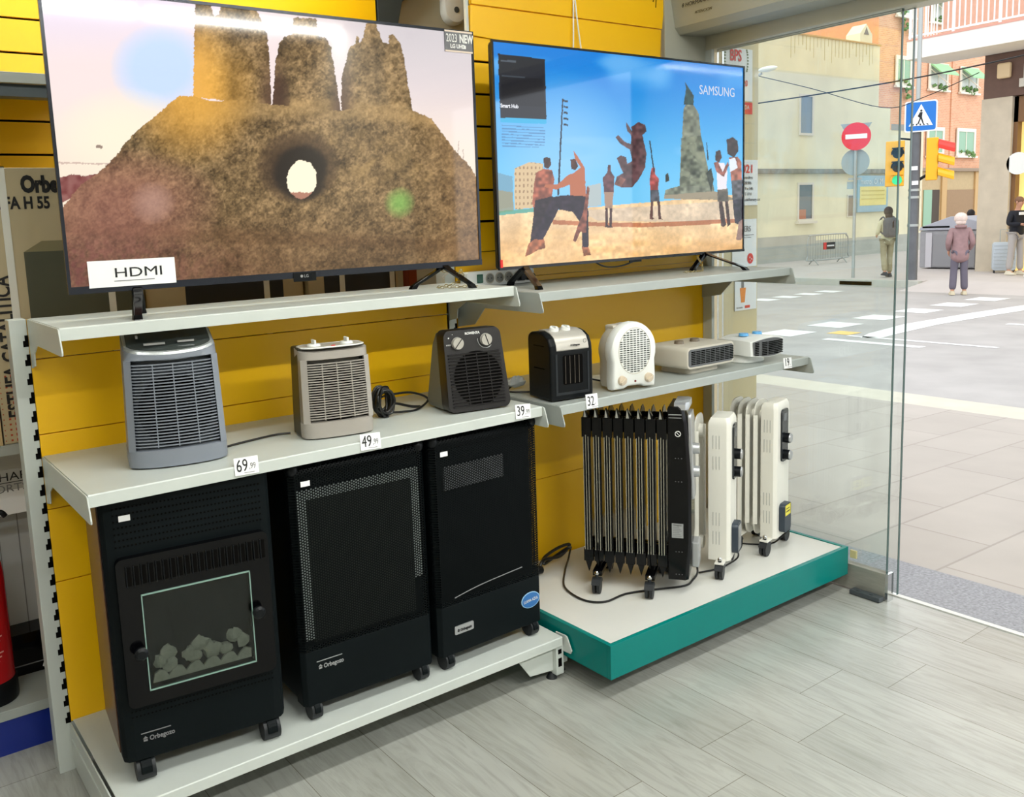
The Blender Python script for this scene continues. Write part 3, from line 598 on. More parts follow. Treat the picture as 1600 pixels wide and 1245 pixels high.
# fifth: white round heater
w5, d5, h5 = .176, .095, .225; a5 = R(-10); cx, cy = corner(1.622, -.492, w5, d5, a5)
t = thing('fan_heater', 'white arched fan heater with round slotted grille', 'fan heater', (cx, cy, ZS2), a5)
def arch(w, h, z0=.006, n=18, notch=0):
    pts = [(-w/2*.94, z0), (-w/2*.97, z0+.03)]
    cz = h-w*.53
    for i in range(n+1):
        a = PI*(1+.12)-(PI*1.24)*i/n; pts.append((w/2*1.02*math.cos(a), cz+w*.53*math.sin(a)))
    pts += [(w/2*.97, z0+.03), (w/2*.94, z0)]
    if notch: pts += [(w/2*.5, z0), (w/2*.3, z0+.008), (-w/2*.3, z0+.008), (-w/2*.5, z0)]
    return pts
A = arch(w5, h5, notch=1)
def sc(p, k, dz=0): return [(x*k, h5/2+(z-h5/2)*k+dz) for x, z in p]
obj('rear_shell', MB().loft([[(x, y, z) for x, z in sc(A, k)] for k, y in ((.94, -.005), (.94, .03), (.86, .048))]), M['cream_plastic'], t, smooth=True)
obj('rear_block', MB().box(-.05, .02, .0, .05, h5-.045, h5-.012), M['cream_plastic'], t, bevel=.006)
obj('front_shell', MB().loft([[(x, y, z) for x, z in sc(A, k)] for k, y in ((.97, -.004), (1, -.012), (1, -.034), (.97, -.043), (.90, -.0475))]), M['white_plastic'], t, smooth=True)
gr = MB(); cz = .130
for r_ in range(20):
    z = cz+.068-r_*.00715
    for c_ in range(9):
        x = -.0535+c_*.0134
        if (x/.061)**2+((z-cz)/.073)**2 < 1: gr.box(x-.0048, x+.0048, -.0487, -.0470, z-.0016, z+.0016)
obj('grille_slots', gr, mat('grille_dark', (48, 52, 50), .6), t)
gd = MB().tube([(.063*math.cos(2*PI*i/40), -.0476, cz+.076*math.sin(2*PI*i/40)) for i in range(40)], .0012, close=True, sub=1); obj('grille_rim', gd, M['cream_plastic'], t, smooth=True)
for kx in (-.053, .053):
    dl = obj('dial', MB().cyl((kx, -.046, .037), (kx, -.056, .037), .0165, .0145, 24), M['beige_knob'], t, smooth=True)
    m = MB().box(-.003, .003, -.006, 0, -.013, .013); m.xf(T(kx, -.056, .037) @ Ry(R(55))); obj('dial_grip', m, M['beige_knob'], dl, bevel=.001)
obj('pilot_light', MB().cyl((0, -.047, .030), (0, -.0495, .030), .0035), mat('dark_red_lamp', (110, 20, 20), .3), t)
# sixth: beige flat heater
w6, d6, h6 = .26, .20, .098; a6 = R(0); cx, cy = corner(2.005, -.470, w6, d6, a6)
t = thing('fan_heater', 'low beige flat fan heater with grey slotted front', 'fan heater', (cx, cy, ZS2), a6)
F6 = rrect(w6, .078, .016, 4, 0, .062)
obj('body', MB().loft([[(x*k, y, .062+(z-.062)*k) for x, z in F6] for k, y in ((.97, -d6/2), (1, -d6/2+.006), (1, d6/2-.03), (.93, d6/2-.005), (.85, d6/2))]), M['cream_plastic'], t, smooth=True)
obj('pedestal', MB().loft([[(x, y, z) for x, y in rrect(.18*k, .14*k, .03, 4, 0, .0)] for k, z in ((1, .0), (1.02, .004), (.98, .026))]), M['cream_plastic'], t, smooth=True)
gd6 = mat('grille_grey', (92, 94, 96), .5)
obj('grille_plate', MB().prism(rrect(w6-.018, .062, .012, 4, 0, .062), 'y', -d6/2-.0015, -d6/2+.002), gd6, t)
gr = MB()
for r_ in range(8):
    for c_ in range(9):
        x = -.108+c_*.026; gr.box(x, x+.0225, -d6/2-.0024, -d6/2-.001, .0385+r_*.0062, .0422+r_*.0062)
obj('grille_slots', gr, M['slot'], t)
for kx, ky in ((-.055, .0), (.03, -.0)): obj('dial', MB().cyl((kx, ky, .1005), (kx, ky, .112), .018, .016, 20), mat('brown_dial', (112, 100, 84), .4), t, smooth=True)
# seventh: white flat heater with blue dials
w7, d7, h7 = .19, .16, .10; a7 = R(-4); cx, cy = corner(2.34, -.478, w7, d7, a7)
t = thing('fan_heater', 'low white flat fan heater with two blue dials', 'fan heater', (cx, cy, ZS2), a7)
def bulge(k=1):
    pts = []
    for i in range(13): u = -1+i/6; pts.append((u*w7/2*k, .058+(.030+.014*(1-u*u))*k))
    for i in range(13): u = 1-i/6; pts.append((u*w7/2*k*(.96 if abs(u) > .9 else 1), .058-(.026+.008*(1-u*u))*k))
    return pts
obj('body', MB().loft([[(x, y-.018*(1-(x/(w7/2))**2)*s_, z) for x, z in bulge(k)] for k, y, s_ in ((.96, -d7/2, 1), (1, -d7/2+.008, 1), (1, 0, .3), (.95, d7/2-.02, 0), (.88, d7/2, 0))]), M['white_plastic'], t, smooth=True)
obj('foot_ring', MB().loft([[(x, y, z) for x, y in rrect(.13*k, .12*k, .04, 5, -.02, .01)] for k, z in ((1, 0), (1.04, .004), (.95, .028))]), M['white_plastic'], t, smooth=True)
gp7 = MB().loft([[(x, -d7/2-.0015-dy-.018*(1-(x/(w7/2))**2), z) for x, z in bulge(.86)] for dy in (0, .001)]); obj('grille_plate', gp7, gd6, t)
gr = MB()
for r_ in range(8):
    for c_ in range(5):
        x = -.075+c_*.031; z = .0345+r_*.0064
        if z < .058+(.028+.014*(1-((x+.012)/(w7/2))**2))*.82:
            y = -d7/2-.0032-.018*(1-((x+.012)/(w7/2))**2); gr.box(x, x+.027, y-.0006, y+.001, z, z+.0036)
obj('grille_slots', gr, M['slot'], t)
blue = mat('sky_blue_dial', (96, 170, 225), .3)
for kx in (-.045, .03): obj('dial', MB().cyl((kx, -.01, .1005), (kx, -.01, .110), .019, .017, 22), blue, t, smooth=True)
# cables on the middle shelf
def cable(name, label, pts, r=.0032, mt='cable', cat='cable', **k):
    o = obj(name, MB().tube(pts, r, 7, 6), M[mt], smooth=True); tag(o, label, cat, k.get('group')); return o
z = ZS+.0035
cable('power_cable', 'thin black cord along the shelf between the first two fan heaters', [(.36, -.30, z), (.42, -.27, z), (.50, -.25, z), (.56, -.24, z), (.60, -.25, z)], .003)
random.seed(11); pts = []
for k in range(64):
    a = k*.9; rr = .030+random.uniform(-.006, .010); pts.append((.905+rr*.8*math.cos(a)+random.uniform(-.004, .004), -.250+.02*math.sin(a*.37), ZS+.047+rr*1.2*math.sin(a)))
cb = cable('bundled_cable', 'tangled black bundle of power cord behind the silver grey heater', pts+[(.93, -.23, z+.03), (.98, -.2, z+.02), (1.03, -.2, z+.004), (1.06, -.21, z)], .0042)
cable('cable_loop', 'black loop of cord lying beside the black fan heater', [(.91, -.22, z+.05), (.95, -.20, z+.05), (1.04, -.19, z+.045), (1.09, -.21, z+.02), (1.03, -.24, z), (.97, -.25, z+.003), (.92, -.26, z+.01)], .0036)
cable('plug_cable', 'black cord curling behind the small black ceramic heater', [(1.50, -.18, ZS2+.03), (1.42, -.20, ZS2+.004), (1.40, -.25, ZS2+.004), (1.46, -.30, ZS2+.004), (1.52, -.32, ZS2+.004)], .003)
t = thing('bagged_plug', 'clear plastic bag around a plug beside the black ceramic heater', 'plug', (1.455, -.20, ZS2))
obj('bag', MB().ball((.0, 0, .026), (.035, .018, .018), 12, 8, .22), mat('crumpled_plastic', (190, 192, 188), .15), t); obj('plug', MB().cyl((.01, .0, .024), (.03, .01, .028), .012), M['black'], t)
cable('power_cable', 'black cords behind the white arched heater', [(1.58, -.30, ZS2+.045), (1.64, -.28, ZS2+.035), (1.70, -.30, ZS2+.015), (1.74, -.34, ZS2+.004)], .0032)
# ---------------------------------------------------------------- oil radiators on the plinth
ZP = .177
def rad_caster(par, x, y, nut=True, r=.027):
    c = obj('caster', MB().cyl((x-.013, y, r), (x-.003, y, r), r, n=20).cyl((x+.003, y, r), (x+.013, y, r), r, n=20), M['rubber'], par, smooth=True)
    obj('caster_hood', MB().prism([(y+(r+.003)*math.cos(R(q)), r+(r+.003)*math.sin(R(q))) for q in range(20, 161, 20)]+[(y-.006, r+.004), (y+.006, r+.004)], 'x', x-.015, x+.015).cyl((x, y, 2*r), (x, y, 2*r+.014), .006), M['rubber'], c)
    if nut: obj('cap_nut', MB().lathe([(.008, 0), (.008, .005), (.004, .011), (0, .012)], (x, y, 2*r+.014), (0, 0, 1), 10), M['chrome'], c, smooth=True)
    return c
def fin_white(x, H0, H1, hw=.068):
    m = MB(); out = rrect(hw*2, H1-H0, .05, 6, 0, (H0+H1)/2)
    m.prism(out, 'x', x-.0025, x+.0025)
    for s in (-1, 1):   # folded edge flange
        m.loft([[(x-.006+dx, s*(hw+oy), z) for dx, oy in ((0, -.004), (.004, .002), (.018, -.006), (.016, -.010))][::s] for z in (H0+.05, H0+.06, H1-.06, H1-.05)])
    m.cyl((x-.018, 0, H1-.06), (x+.018, 0, H1-.06), .024, n=14).cyl((x-.018, 0, H0+.045), (x+.018, 0, H0+.045), .024, n=14)
    return m
def white_radiator(label, cx, cy, a, x0, nf, bx0, bx1, zb, zt, plug=None, side=1):
    t = thing('oil_radiator', label, 'radiator', (cx, cy, ZP), R(a))
    H0, H1 = zb-ZP, zt-ZP
    wm = M['radiator_white']
    for k in range(nf): obj('fin', fin_white(x0+k*.031, H0-.005, H1-.002), wm, t, smooth=True)
    bx = MB().loft([[(x, y, z) for x, y in [(bx0, -.07), (bx1-.012, -.071), (bx1, -.058), (bx1, .058), (bx1-.012, .071), (bx0, .07)]] for z in (H0, H1-.03)]+[[((bx0+bx1)/2+(x-(bx0+bx1)/2)*k, y*k2, z) for x, y in [(bx0, -.07), (bx1-.012, -.071), (bx1, -.058), (bx1, .058), (bx1-.012, .071), (bx0, .07)]] for k, k2, z in ((.97, .98, H1-.015), (.8, .85, H1), (.3, .5, H1+.003))])
    obj('control_housing', bx, wm, t, smooth=True, bevel=.0015)
    lv = MB(); bw = bx1-bx0
    for zz in (H0+.06, H0+.13, H0+.335, H0+.41):
        for k in range(3): lv.box(bx0+bw*.22+k*.011, bx0+bw*.22+k*.011+.0018, -.0716, -.0705, zz, zz+.048)
    obj('vent_louvres', lv, mat('louvre_shadow', (166, 166, 160), .6), t)
    # control panel recessed strip on the end
    pz = H1-.13
    pn = obj('control_panel', MB().loft([[(bx1+dx, y*k, z) for y, z in rrect(.066, .20, .014, 4, .002, pz)] for dx, k in ((-.002, 1), (.004, 1), (.006, .95))]), mat('dark_control_panel', (34, 38, 42), .2), t, smooth=True)
    for kz in (pz-.01, pz-.075):
        kn = obj('dial', MB().cyl((bx1+.004, 0, kz), (bx1+.026, 0, kz), .019, n=22), M['black'], pn, smooth=True); obj('dial_cap', MB().cyl((bx1+.026, 0, kz), (bx1+.030, 0, kz), .0185, .016, n=22), M['silver'], kn, smooth=True)
    obj('indicator_window', MB().box(bx1+.0055, bx1+.007, -.014, .014, pz+.055, pz+.085), mat('window_grey', (96, 100, 104), .2), pn)
    # cable store on the end and cord
    cs = obj('cord_wrap', MB().loft([[(bx1+dx, y*k-.005, z) for y, z in rrect(.07, .11, .015, 4, 0, H0+.075)] for dx, k in ((0, 1), (.018, 1), (.022, .93))]), mat('dark_slate_plastic', (44, 54, 66), .4), t, smooth=True)
    if plug == 'label': 
        obj('yellow_label', MB().box(bx1+.0222, bx1+.023, -.033, .02, H0+.085, H0+.125), mat('label_yellow', (228, 214, 70), .5), cs); obj('label_print', MB().box(bx1+.023, bx1+.0234, -.026, .012, H0+.098, H0+.102).box(bx1+.023, bx1+.0234, -.026, .006, H0+.11, H0+.113), M['ink'], cs)
    else: obj('pale_label', MB().box(bx1+.0222, bx1+.023, -.03, .026, H0+.03, H0+.12), M['silver'], cs)
    for ax_ in (bx1-.03, x0+.04):
        ft = obj('foot_plate', MB().box(ax_-.016, ax_+.016, -.115, .115, .056, .062).box(ax_-.02, ax_+.02, -.05, .05, .062, max(.064, H0)), wm, t, bevel=.002)
        for s in (-1, 1): rad_caster(t, ax_, s*.10)
    return t
M['radiator_white'] = mat('radiator_white', (226, 224, 214), .35)
white_radiator('white oil radiator in the middle, partly behind the black one', 2.13, -.515, -62, -.20, 5, -.03, .047, .232, .752)
white_radiator('white oil radiator with a yellow label on its cord wrap, nearest the glass', 2.453, -.533, -75, -.165, 4, -.046, .015, .235, .757, plug='label')
cable('radiator_cord', 'short black cord curving below the middle white radiator', [(2.16, -.56, .27), (2.20, -.54, .21), (2.16, -.52, ZP+.005), (2.10, -.52, ZP+.005), (2.03, -.50, ZP+.005)], .0032)
cable('radiator_cord', 'dark cord on the plinth between the two white radiators', [(2.49, -.55, .245), (2.475, -.515, .20), (2.47, -.49, ZP+.004), (2.43, -.47, ZP+.004), (2.40, -.436, ZP+.004), (2.36, -.38, ZP+.004), (2.30, -.35, ZP+.004)], .0032)
# black radiator
t = thing('oil_radiator', 'black oil radiator with shiny slotted fins and a tall control housing', 'radiator', (1.777, -.376, ZP), R(-55))
gb = mat('glossy_black_enamel', (6, 6, 7), .14, spec=.25)
bz, H0, H1 = .06, .075, .655
finm = mat('painted_enamel_reflection', (190, 186, 174), .2, .85)  # pale metal colour paints the bright floor's reflection on black enamel
for k in range(8):
    x = -.112+k*.0365
    f = MB(); out = [(-.066, H0+.03), (-.05, H0), (.05, H0), (.066, H0+.03), (.066, H1-.06), (.058, H1-.035), (.02, H1-.01), (-.02, H1-.01), (-.058, H1-.035), (-.066, H1-.06)]
    f.prism(out, 'x', x-.0015, x+.0015)
    for s in (-1, 1):
        for (za, zb_) in ((H0+.02, H0+.065), (H1-.115, H1-.045)):
            f.box(x-.0165, x+.0165, s*.060-.008, s*.060+.008, za, zb_)
    f.cyl((x-.0185, 0, H1-.08), (x+.0185, 0, H1-.08), .028, n=14).cyl((x-.0185, 0, H0+.05), (x+.0185, 0, H0+.05), .028, n=14)
    f.prism([(x-.012, H1-.046), (x+.010, H1-.046), (x+.004, H1-.030), (x-.006, H1-.012)], 'y', -.066, -.045).prism([(x-.012, H0+.02), (x+.012, H0+.02), (x, H0-.02)], 'y', -.066, -.045)
    f.box(x-.0135, x+.0135, -.062, -.057, H0+.062, H1-.112)
    fo = obj('fin', f, gb, t, bevel=.0012)
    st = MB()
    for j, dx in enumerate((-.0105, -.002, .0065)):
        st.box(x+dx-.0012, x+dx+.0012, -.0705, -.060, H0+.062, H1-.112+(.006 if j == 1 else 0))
    obj('fin_edge', st, finm, fo, label='slotted fin edges with painted pale reflections')
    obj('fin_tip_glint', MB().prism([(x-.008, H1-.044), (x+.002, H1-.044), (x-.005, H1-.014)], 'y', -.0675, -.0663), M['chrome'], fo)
hb = MB().loft([[(x, y, z) for x, y in [(.163+o1, -.071), (.228+o2, -.072), (.238+o2, -.06), (.238+o2, .06), (.228+o2, .072), (.163+o1, .071)]] for z, o1, o2 in ((.055, 0, -.008), (.2, 0, .002), (.4, 0, .002), (.6, 0, -.012), (.648, 0, -.022), (.657, .004, -.034))])
ch = obj('control_housing', hb, gb, t, smooth=True, bevel=.002)
obj('top_cap', MB().loft([[(x, y*k, z) for x, y in [(.185, -.066), (.222, -.066), (.232, -.05), (.232, .05), (.222, .066), (.185, .066)]] for z, k in ((.645, 1.06), (.662, 1), (.668, .85))]), M['silver'], t, smooth=True)
obj('handle_slots', MB().box(.168, .21, -.0732, -.0715, .628, .631).box(.168, .21, -.0732, -.0715, .618, .620), M['silver'], ch)
obj('warning_symbol', MB().tube([(.198+.009*math.cos(R(q)), -.0735, .565+.009*math.sin(R(q))) for q in range(0, 360, 24)], .0014, close=True, sub=1).tube([(.192, -.0735, .571), (.204, -.0735, .559)], .001, sub=1), M['white_print'], ch)
dots = MB()
for zz in (.48, .40, .155, .075):
    for q in range(3): dots.box(.188+q*.010, .191+q*.010, -.0738, -.0725, zz, zz+.002)
obj('vent_dots', dots, M['inkgrey'], ch)
rp = obj('rating_plate', MB().box(.176, .214, -.0745, -.0722, .205, .255), M['silver'], ch); m_ = MB()
for q in range(6): m_.box(.179, .209-(q % 3)*.004, -.0752, -.0744, .211+q*.006, .2125+q*.006)
obj('plate_print', m_, M['inkgrey'], rp); text('maker_lettering', 'Orbegozo', .007, T(.18, -.0752, .2475) @ FRONT, M['ink'], rp)
ep = obj('control_panel', MB().loft([[(.236+dx-(.02 if z > .5 else 0)*(z-.5)*3, y*k, z) for y, z in rrect(.10, .30, .02, 4, 0, .48)] for dx, k in ((0, 1), (.008, 1), (.010, .94))]), M['silver'], t, smooth=True)
for kz in (.50, .42): obj('dial', MB().cyl((.24, 0, kz), (.262, 0, kz), .020, .018, 22), M['silver'], ep, smooth=True)
obj('cord_wrap', MB().box(.236, .262, -.035, .035, .09, .18), M['silver'], t, bevel=.006)
for ax_ in (-.075, .105):
    hg = obj('foot_bracket', MB().box(ax_-.016, ax_+.016, -.105, .105, .058, .075).tube([(ax_, -.075, .075), (ax_-.004, -.078, .12), (ax_-.002, -.076, .165)], .0016), M['black_gloss'], t)
    for s in (-1, 1): rad_caster(t, ax_, s*.115)
cable('radiator_cord', 'long black cord looping on the plinth in front of the black radiator', [(2.0, -.50, .26), (2.005, -.515, .20), (1.96, -.53, ZP+.005), (1.90, -.545, ZP+.005), (1.80, -.50, ZP+.005), (1.70, -.46, ZP+.005), (1.60, -.46, ZP+.005), (1.555, -.40, ZP+.005), (1.58, -.28, ZP+.005), (1.68, -.17, ZP+.005), (1.76, -.10, ZP+.01), (1.80, -.07, .215)], .0037)
cable('bundled_cable', 'bunched black cord with plug at the back of the plinth', [(1.80, -.07, .215), (1.76, -.09, .225), (1.70, -.085, .205), (1.64, -.10, .20), (1.66, -.08, .215), (1.74, -.07, .23), (1.80, -.065, .225), (1.72, -.1, .21), (1.63, -.11, .22), (1.60, -.12, .195)], .006)
t = thing('plug', 'black plug with metal pins lying at the back of the plinth', 'plug', (1.585, -.125, ZP+.012))
obj('plug_body', MB().cyl((-.02, 0, .012), (.02, 0, .004), .02, .014, 14), M['black'], t, smooth=True); obj('pin', MB().cyl((-.02, -.009, .012), (-.04, -.009, .014), .0025), M['chrome'], t); obj('pin', MB().cyl((-.02, .009, .012), (-.04, .009, .014), .0025), M['chrome'], t)
# ---------------------------------------------------------------- televisions
def screen_mat(name, estr):
    m = bpy.data.materials.new(name); m.use_nodes = True; nt = m.node_tree; p = nt.nodes['Principled BSDF']
    at = nt.nodes.new('ShaderNodeAttribute'); at.attribute_name = 'picture'
    p.inputs['Base Color'].default_value = (.004, .004, .005, 1); p.inputs['Roughness'].default_value = .05
    nt.links.new(at.outputs['Color'], p.inputs['Emission Color']); p.inputs['Emission Strength'].default_value = estr
    return m
def homog(corners):   # unit square (u right, v up) -> picture coordinates
    src = [(0, 0), (1, 0), (1, 1), (0, 1)]; A = []; b = []
    for (u, v), (x, y) in zip(src, corners):
        A.append([u, v, 1, 0, 0, 0, -u*x, -v*x]); b.append(x); A.append([0, 0, 0, u, v, 1, -u*y, -v*y]); b.append(y)
    return np.append(np.linalg.solve(np.array(A, float), np.array(b, float)), 1).reshape(3, 3)
def screen(name, par, x0, x1, z0, z1, y, corners, paint, nx, nz, material):
    u, v = np.meshgrid(np.linspace(0, 1, nx), np.linspace(0, 1, nz)); u = u.ravel(); v = v.ravel()
    H = homog(corners); q = H @ np.vstack([u, v, np.ones_like(u)]); X, Yp = q[0]/q[2], q[1]/q[2]
    col = paint(X, Yp)
    me = bpy.data.meshes.new(name); co = np.empty((len(u), 3)); co[:, 0] = x0+(x1-x0)*u; co[:, 1] = y; co[:, 2] = z0+(z1-z0)*v
    i = np.arange((nx-1)*(nz-1)); r_, c_ = i//(nx-1), i % (nx-1); a = r_*nx+c_
    F = np.stack([a, a+1, a+nx+1, a+nx], 1).ravel()
    me.vertices.add(len(u)); me.vertices.foreach_set('co', co.ravel().astype('f')); me.loops.add(len(F)); me.loops.foreach_set('vertex_index', F.astype('i'))
    me.polygons.add(len(i)); me.polygons.foreach_set('loop_start', (np.arange(len(i))*4).astype('i')); me.update(); me.validate()
    at = me.color_attributes.new('picture', 'FLOAT_COLOR', 'POINT'); rgba = np.ones((len(u), 4)); c = np.clip(col/255, 0, 1); rgba[:, :3] = np.where(c <= .04045, c/12.92, ((c+.055)/1.055)**2.4)
    at.data.foreach_set('color', rgba.ravel().astype('f')); me.materials.append(material)
    o = bpy.data.objects.new(name, me); C.objects.link(o); o.parent = par; return o
def inpoly(X, Y, P):
    r_ = np.zeros(X.shape, bool); n = len(P)
    for i in range(n):
        x1, y1 = P[i]; x2, y2 = P[(i+1) % n]
        if y1 == y2: continue
        r_ ^= ((y1 > Y) != (y2 > Y)) & (X < (x2-x1)*(Y-y1)/(y2-y1)+x1)
    return r_
_g = np.random.RandomState(4).rand(256, 256)
def vnoise(X, Y, s):
    x = X/s; y = Y/s; xi = np.floor(x).astype(int); yi = np.floor(y).astype(int); fx = x-xi; fy = y-yi; fx = fx*fx*(3-2*fx); fy = fy*fy*(3-2*fy)
    g = lambda a, b: _g[a % 256, b % 256]
    return (g(xi, yi)*(1-fx)+g(xi+1, yi)*fx)*(1-fy)+(g(xi, yi+1)*(1-fx)+g(xi+1, yi+1)*fx)*fy
def sm(a, b, t): t = np.clip((t-a)/(b-a), 0, 1); return t*t*(3-2*t)
def mixc(c, d, f): return c*(1-f[:, None])+np.asarray(d, float)[None, :]*f[:, None] if np.ndim(d) == 1 else c*(1-f[:, None])+d*f[:, None]
def blob(X, Y, cx, cy, rx, ry, soft=1): return np.clip(1-(((X-cx)/rx)**2+((Y-cy)/ry)**2), 0, 1)**soft
def paint_sand(X, Y):
    A = np.array
    X0_, Y0_ = X, Y; X = X+(vnoise(X, Y, 5)-.5)*1.6+(vnoise(X+9, Y, 2.2)-.5)*1.6; Y = Y+(vnoise(X+70, Y, 5)-.5)*1.6+(vnoise(X, Y+31, 2.2)-.5)*1.6
    c = mixc(np.tile(A([236., 218., 216.]), (len(X), 1)), A([226., 214., 232.]), sm(120, 20, Y)*.8*sm(500, 200, X))
    c = mixc(c, A([198., 192., 196.]), sm(380, 640, X)*sm(260, 40, Y)*.9)
    c = mixc(c, A([236., 220., 196.]), sm(120, 300, Y)*.85)
    c = mixc(c, A([192., 212., 246.]), np.clip(blob(X, Y, 246, 112, 78, 68, .8)*1.3, 0, 1))
    c = mixc(c, A([244., 232., 206.]), blob(X, Y, 190, 210, 110, 70, 1)*.8)
    c = mixc(c, A([170., 140., 132.]), ((np.abs(Y-(257+(X-90)*.02)) < 1.1) & (X < 190))*.6)
    c = mixc(c, A([150., 132., 120.]), (((np.abs(X-712) < .8) & (Y > 222)) | ((np.abs(X-720) < .7) & (Y > 235)))*.6)
    boat = inpoly(X, Y, [(148, 233), (150, 231), (154, 229), (157, 231), (161, 232), (158, 235), (150, 235)]); c = mixc(c, A([120., 100., 90.]), boat*.8)
    n1 = vnoise(X, Y, 28); n2 = vnoise(X+50, Y, 7); n3 = .5*vnoise(X, Y+90, 3.2)+.5*vnoise(X+31, Y, 1.9)
    rocks = inpoly(X, Y, [(92, 280), (112, 275), (135, 277), (163, 271), (170, 276), (140, 292), (100, 318), (90, 330)]); c = mixc(c, A([112., 52., 52.]), rocks*(.75+.25*n2))
    n4 = vnoise(X+.6*Y, Y*1.5, 12); tex = (n1*.2+n2*.18+n3*.46+n4*.16); tex = np.clip((tex-.5)*1.7+.5, 0, 1)
    sand = np.stack([58+122*tex, 44+104*tex, 25+78*tex], 1)
    rdg = blob(X, Y, 560, 250, 210, 60, 1)*np.clip(vnoise(X*.5-Y*.5, X+Y, 16)-.4, 0, 1); sand = mixc(sand, A([186., 152., 98.]), rdg)
    sand = mixc(sand, A([196., 160., 104.]), sm(24, 4, np.abs(Y-(172+.0004*(X-470)**2)))*.45*(X > 300))
    sand = mixc(sand, A([104., 50., 54.]), sm(320, 430, Y)*sm(520, 120, X)*(.35+.5*n2))
    sand = mixc(sand, A([78., 50., 28.]), sm(20, 0, np.abs(Y-365-.05*(X-300)))*.35*(.5+.5*n1))
    sand = mixc(sand, A([150., 92., 84.]), blob(X, Y, 180, 320, 170, 90, 1)*.6)
    sand = mixc(sand, A([84., 56., 34.]), sm(300, 420, Y)*sm(150, 420, X)*sm(760, 600, X)*.35)
    sand = mixc(sand, A([176., 140., 128.]), blob(X, Y, 238, 318, 36, 34, .8)*.6)
    sand = mixc(sand, A([130., 190., 90.]), blob(X, Y, 622, 318, 26, 26, 1)*.75)
    sand = mixc(sand, A([150., 106., 60.]), sm(640, 750, X)*.4)
    sand = mixc(sand, A([228., 168., 70.]), blob(X, Y, 296, 150, 110, 120, 1.4)*.85)
    mound = inpoly(X, Y, [(90, 345), (102, 322), (128, 290), (150, 275), (165, 262), (182, 244), (195, 225), (215, 205), (240, 185), (262, 165), (275, 154), (297, 155), (330, 163), (360, 160), (420, 168), (470, 170), (500, 175), (530, 176), (560, 170), (600, 170), (632, 173), (650, 180), (668, 188), (690, 215), (712, 243), (735, 265), (748, 290), (770, 300), (770, 480), (60, 480)])
    tw = np.zeros(len(X), bool)
    for P in ([(297, 0), (297, 156), (418, 170), (414, 110), (409, 62), (400, 40), (390, 22), (378, 20), (374, 8), (340, 8), (334, 30), (327, 34), (320, 14), (308, 12), (303, 10)],
              [(419, 170), (423, 100), (428, 72), (436, 64), (448, 60), (449, 36), (455, 34), (484, 36), (489, 62), (500, 66), (508, 78), (516, 120), (526, 178)],
              [(527, 178), (526, 125), (530, 108), (538, 78), (546, 74), (547, 62), (552, 62), (552, 72), (556, 70), (562, 42), (576, 40), (588, 70), (598, 74), (598, 60), (606, 60), (616, 74), (622, 90), (638, 176)]):
        tw |= inpoly(X, Y, P)
    body = sand.copy(); shade = np.where(X < 425, np.abs(np.sin((X-297)/19.5)), np.where(X < 530, sm(425, 470, X)*sm(535, 480, X), np.abs(np.sin((X-530)/17.)))); body = body*(.86+.22*shade)[:, None]; body = mixc(body, A([200., 172., 130.]), sm(520, 560, X)*.2*n2)
    body = mixc(body, A([58., 40., 30.]), blob(X, Y, 432, 158, 15, 40, .5)*.7)
    body = mixc(body, A([80., 55., 45.]), (sm(30, 0, np.abs(X-420))*.75+sm(24, 0, np.abs(X-527))*.8)*sm(60, 170, Y)*1.0)
    body = mixc(body, A([236., 176., 84.]), sm(340, 297, X)*sm(20, 110, Y)*.8)
    c = np.where(tw[:, None], body, c); c = np.where(mound[:, None], sand, c)
    c = mixc(c, A([60., 44., 32.]), mound*np.clip(blob(X, Y, 462, 262, 66, 58, .6)*1.0, 0, .9))
    hole = (((X-468)/23)**2+((Y-281-2*n2)/30)**2 < 1) & mound; dk = (((X-466)/42)**2+((Y-272)/46)**2 < .9+.25*n1) & mound
    c = mixc(c, A([34., 28., 24.]), mound*sm(1.15, .55, ((X-466)/42)**2+((Y-272)/46)**2+.3*(n1-.5))*.88); c = np.where(hole[:, None], np.where((Y > 302)[:, None], A([170., 120., 100.]), A([250., 236., 206.])), c)
    c = mixc(c, A([250., 248., 252.]), sm(9, 0, np.abs(Y0_-(14+.085*(X0_-60))))*0)
    return c
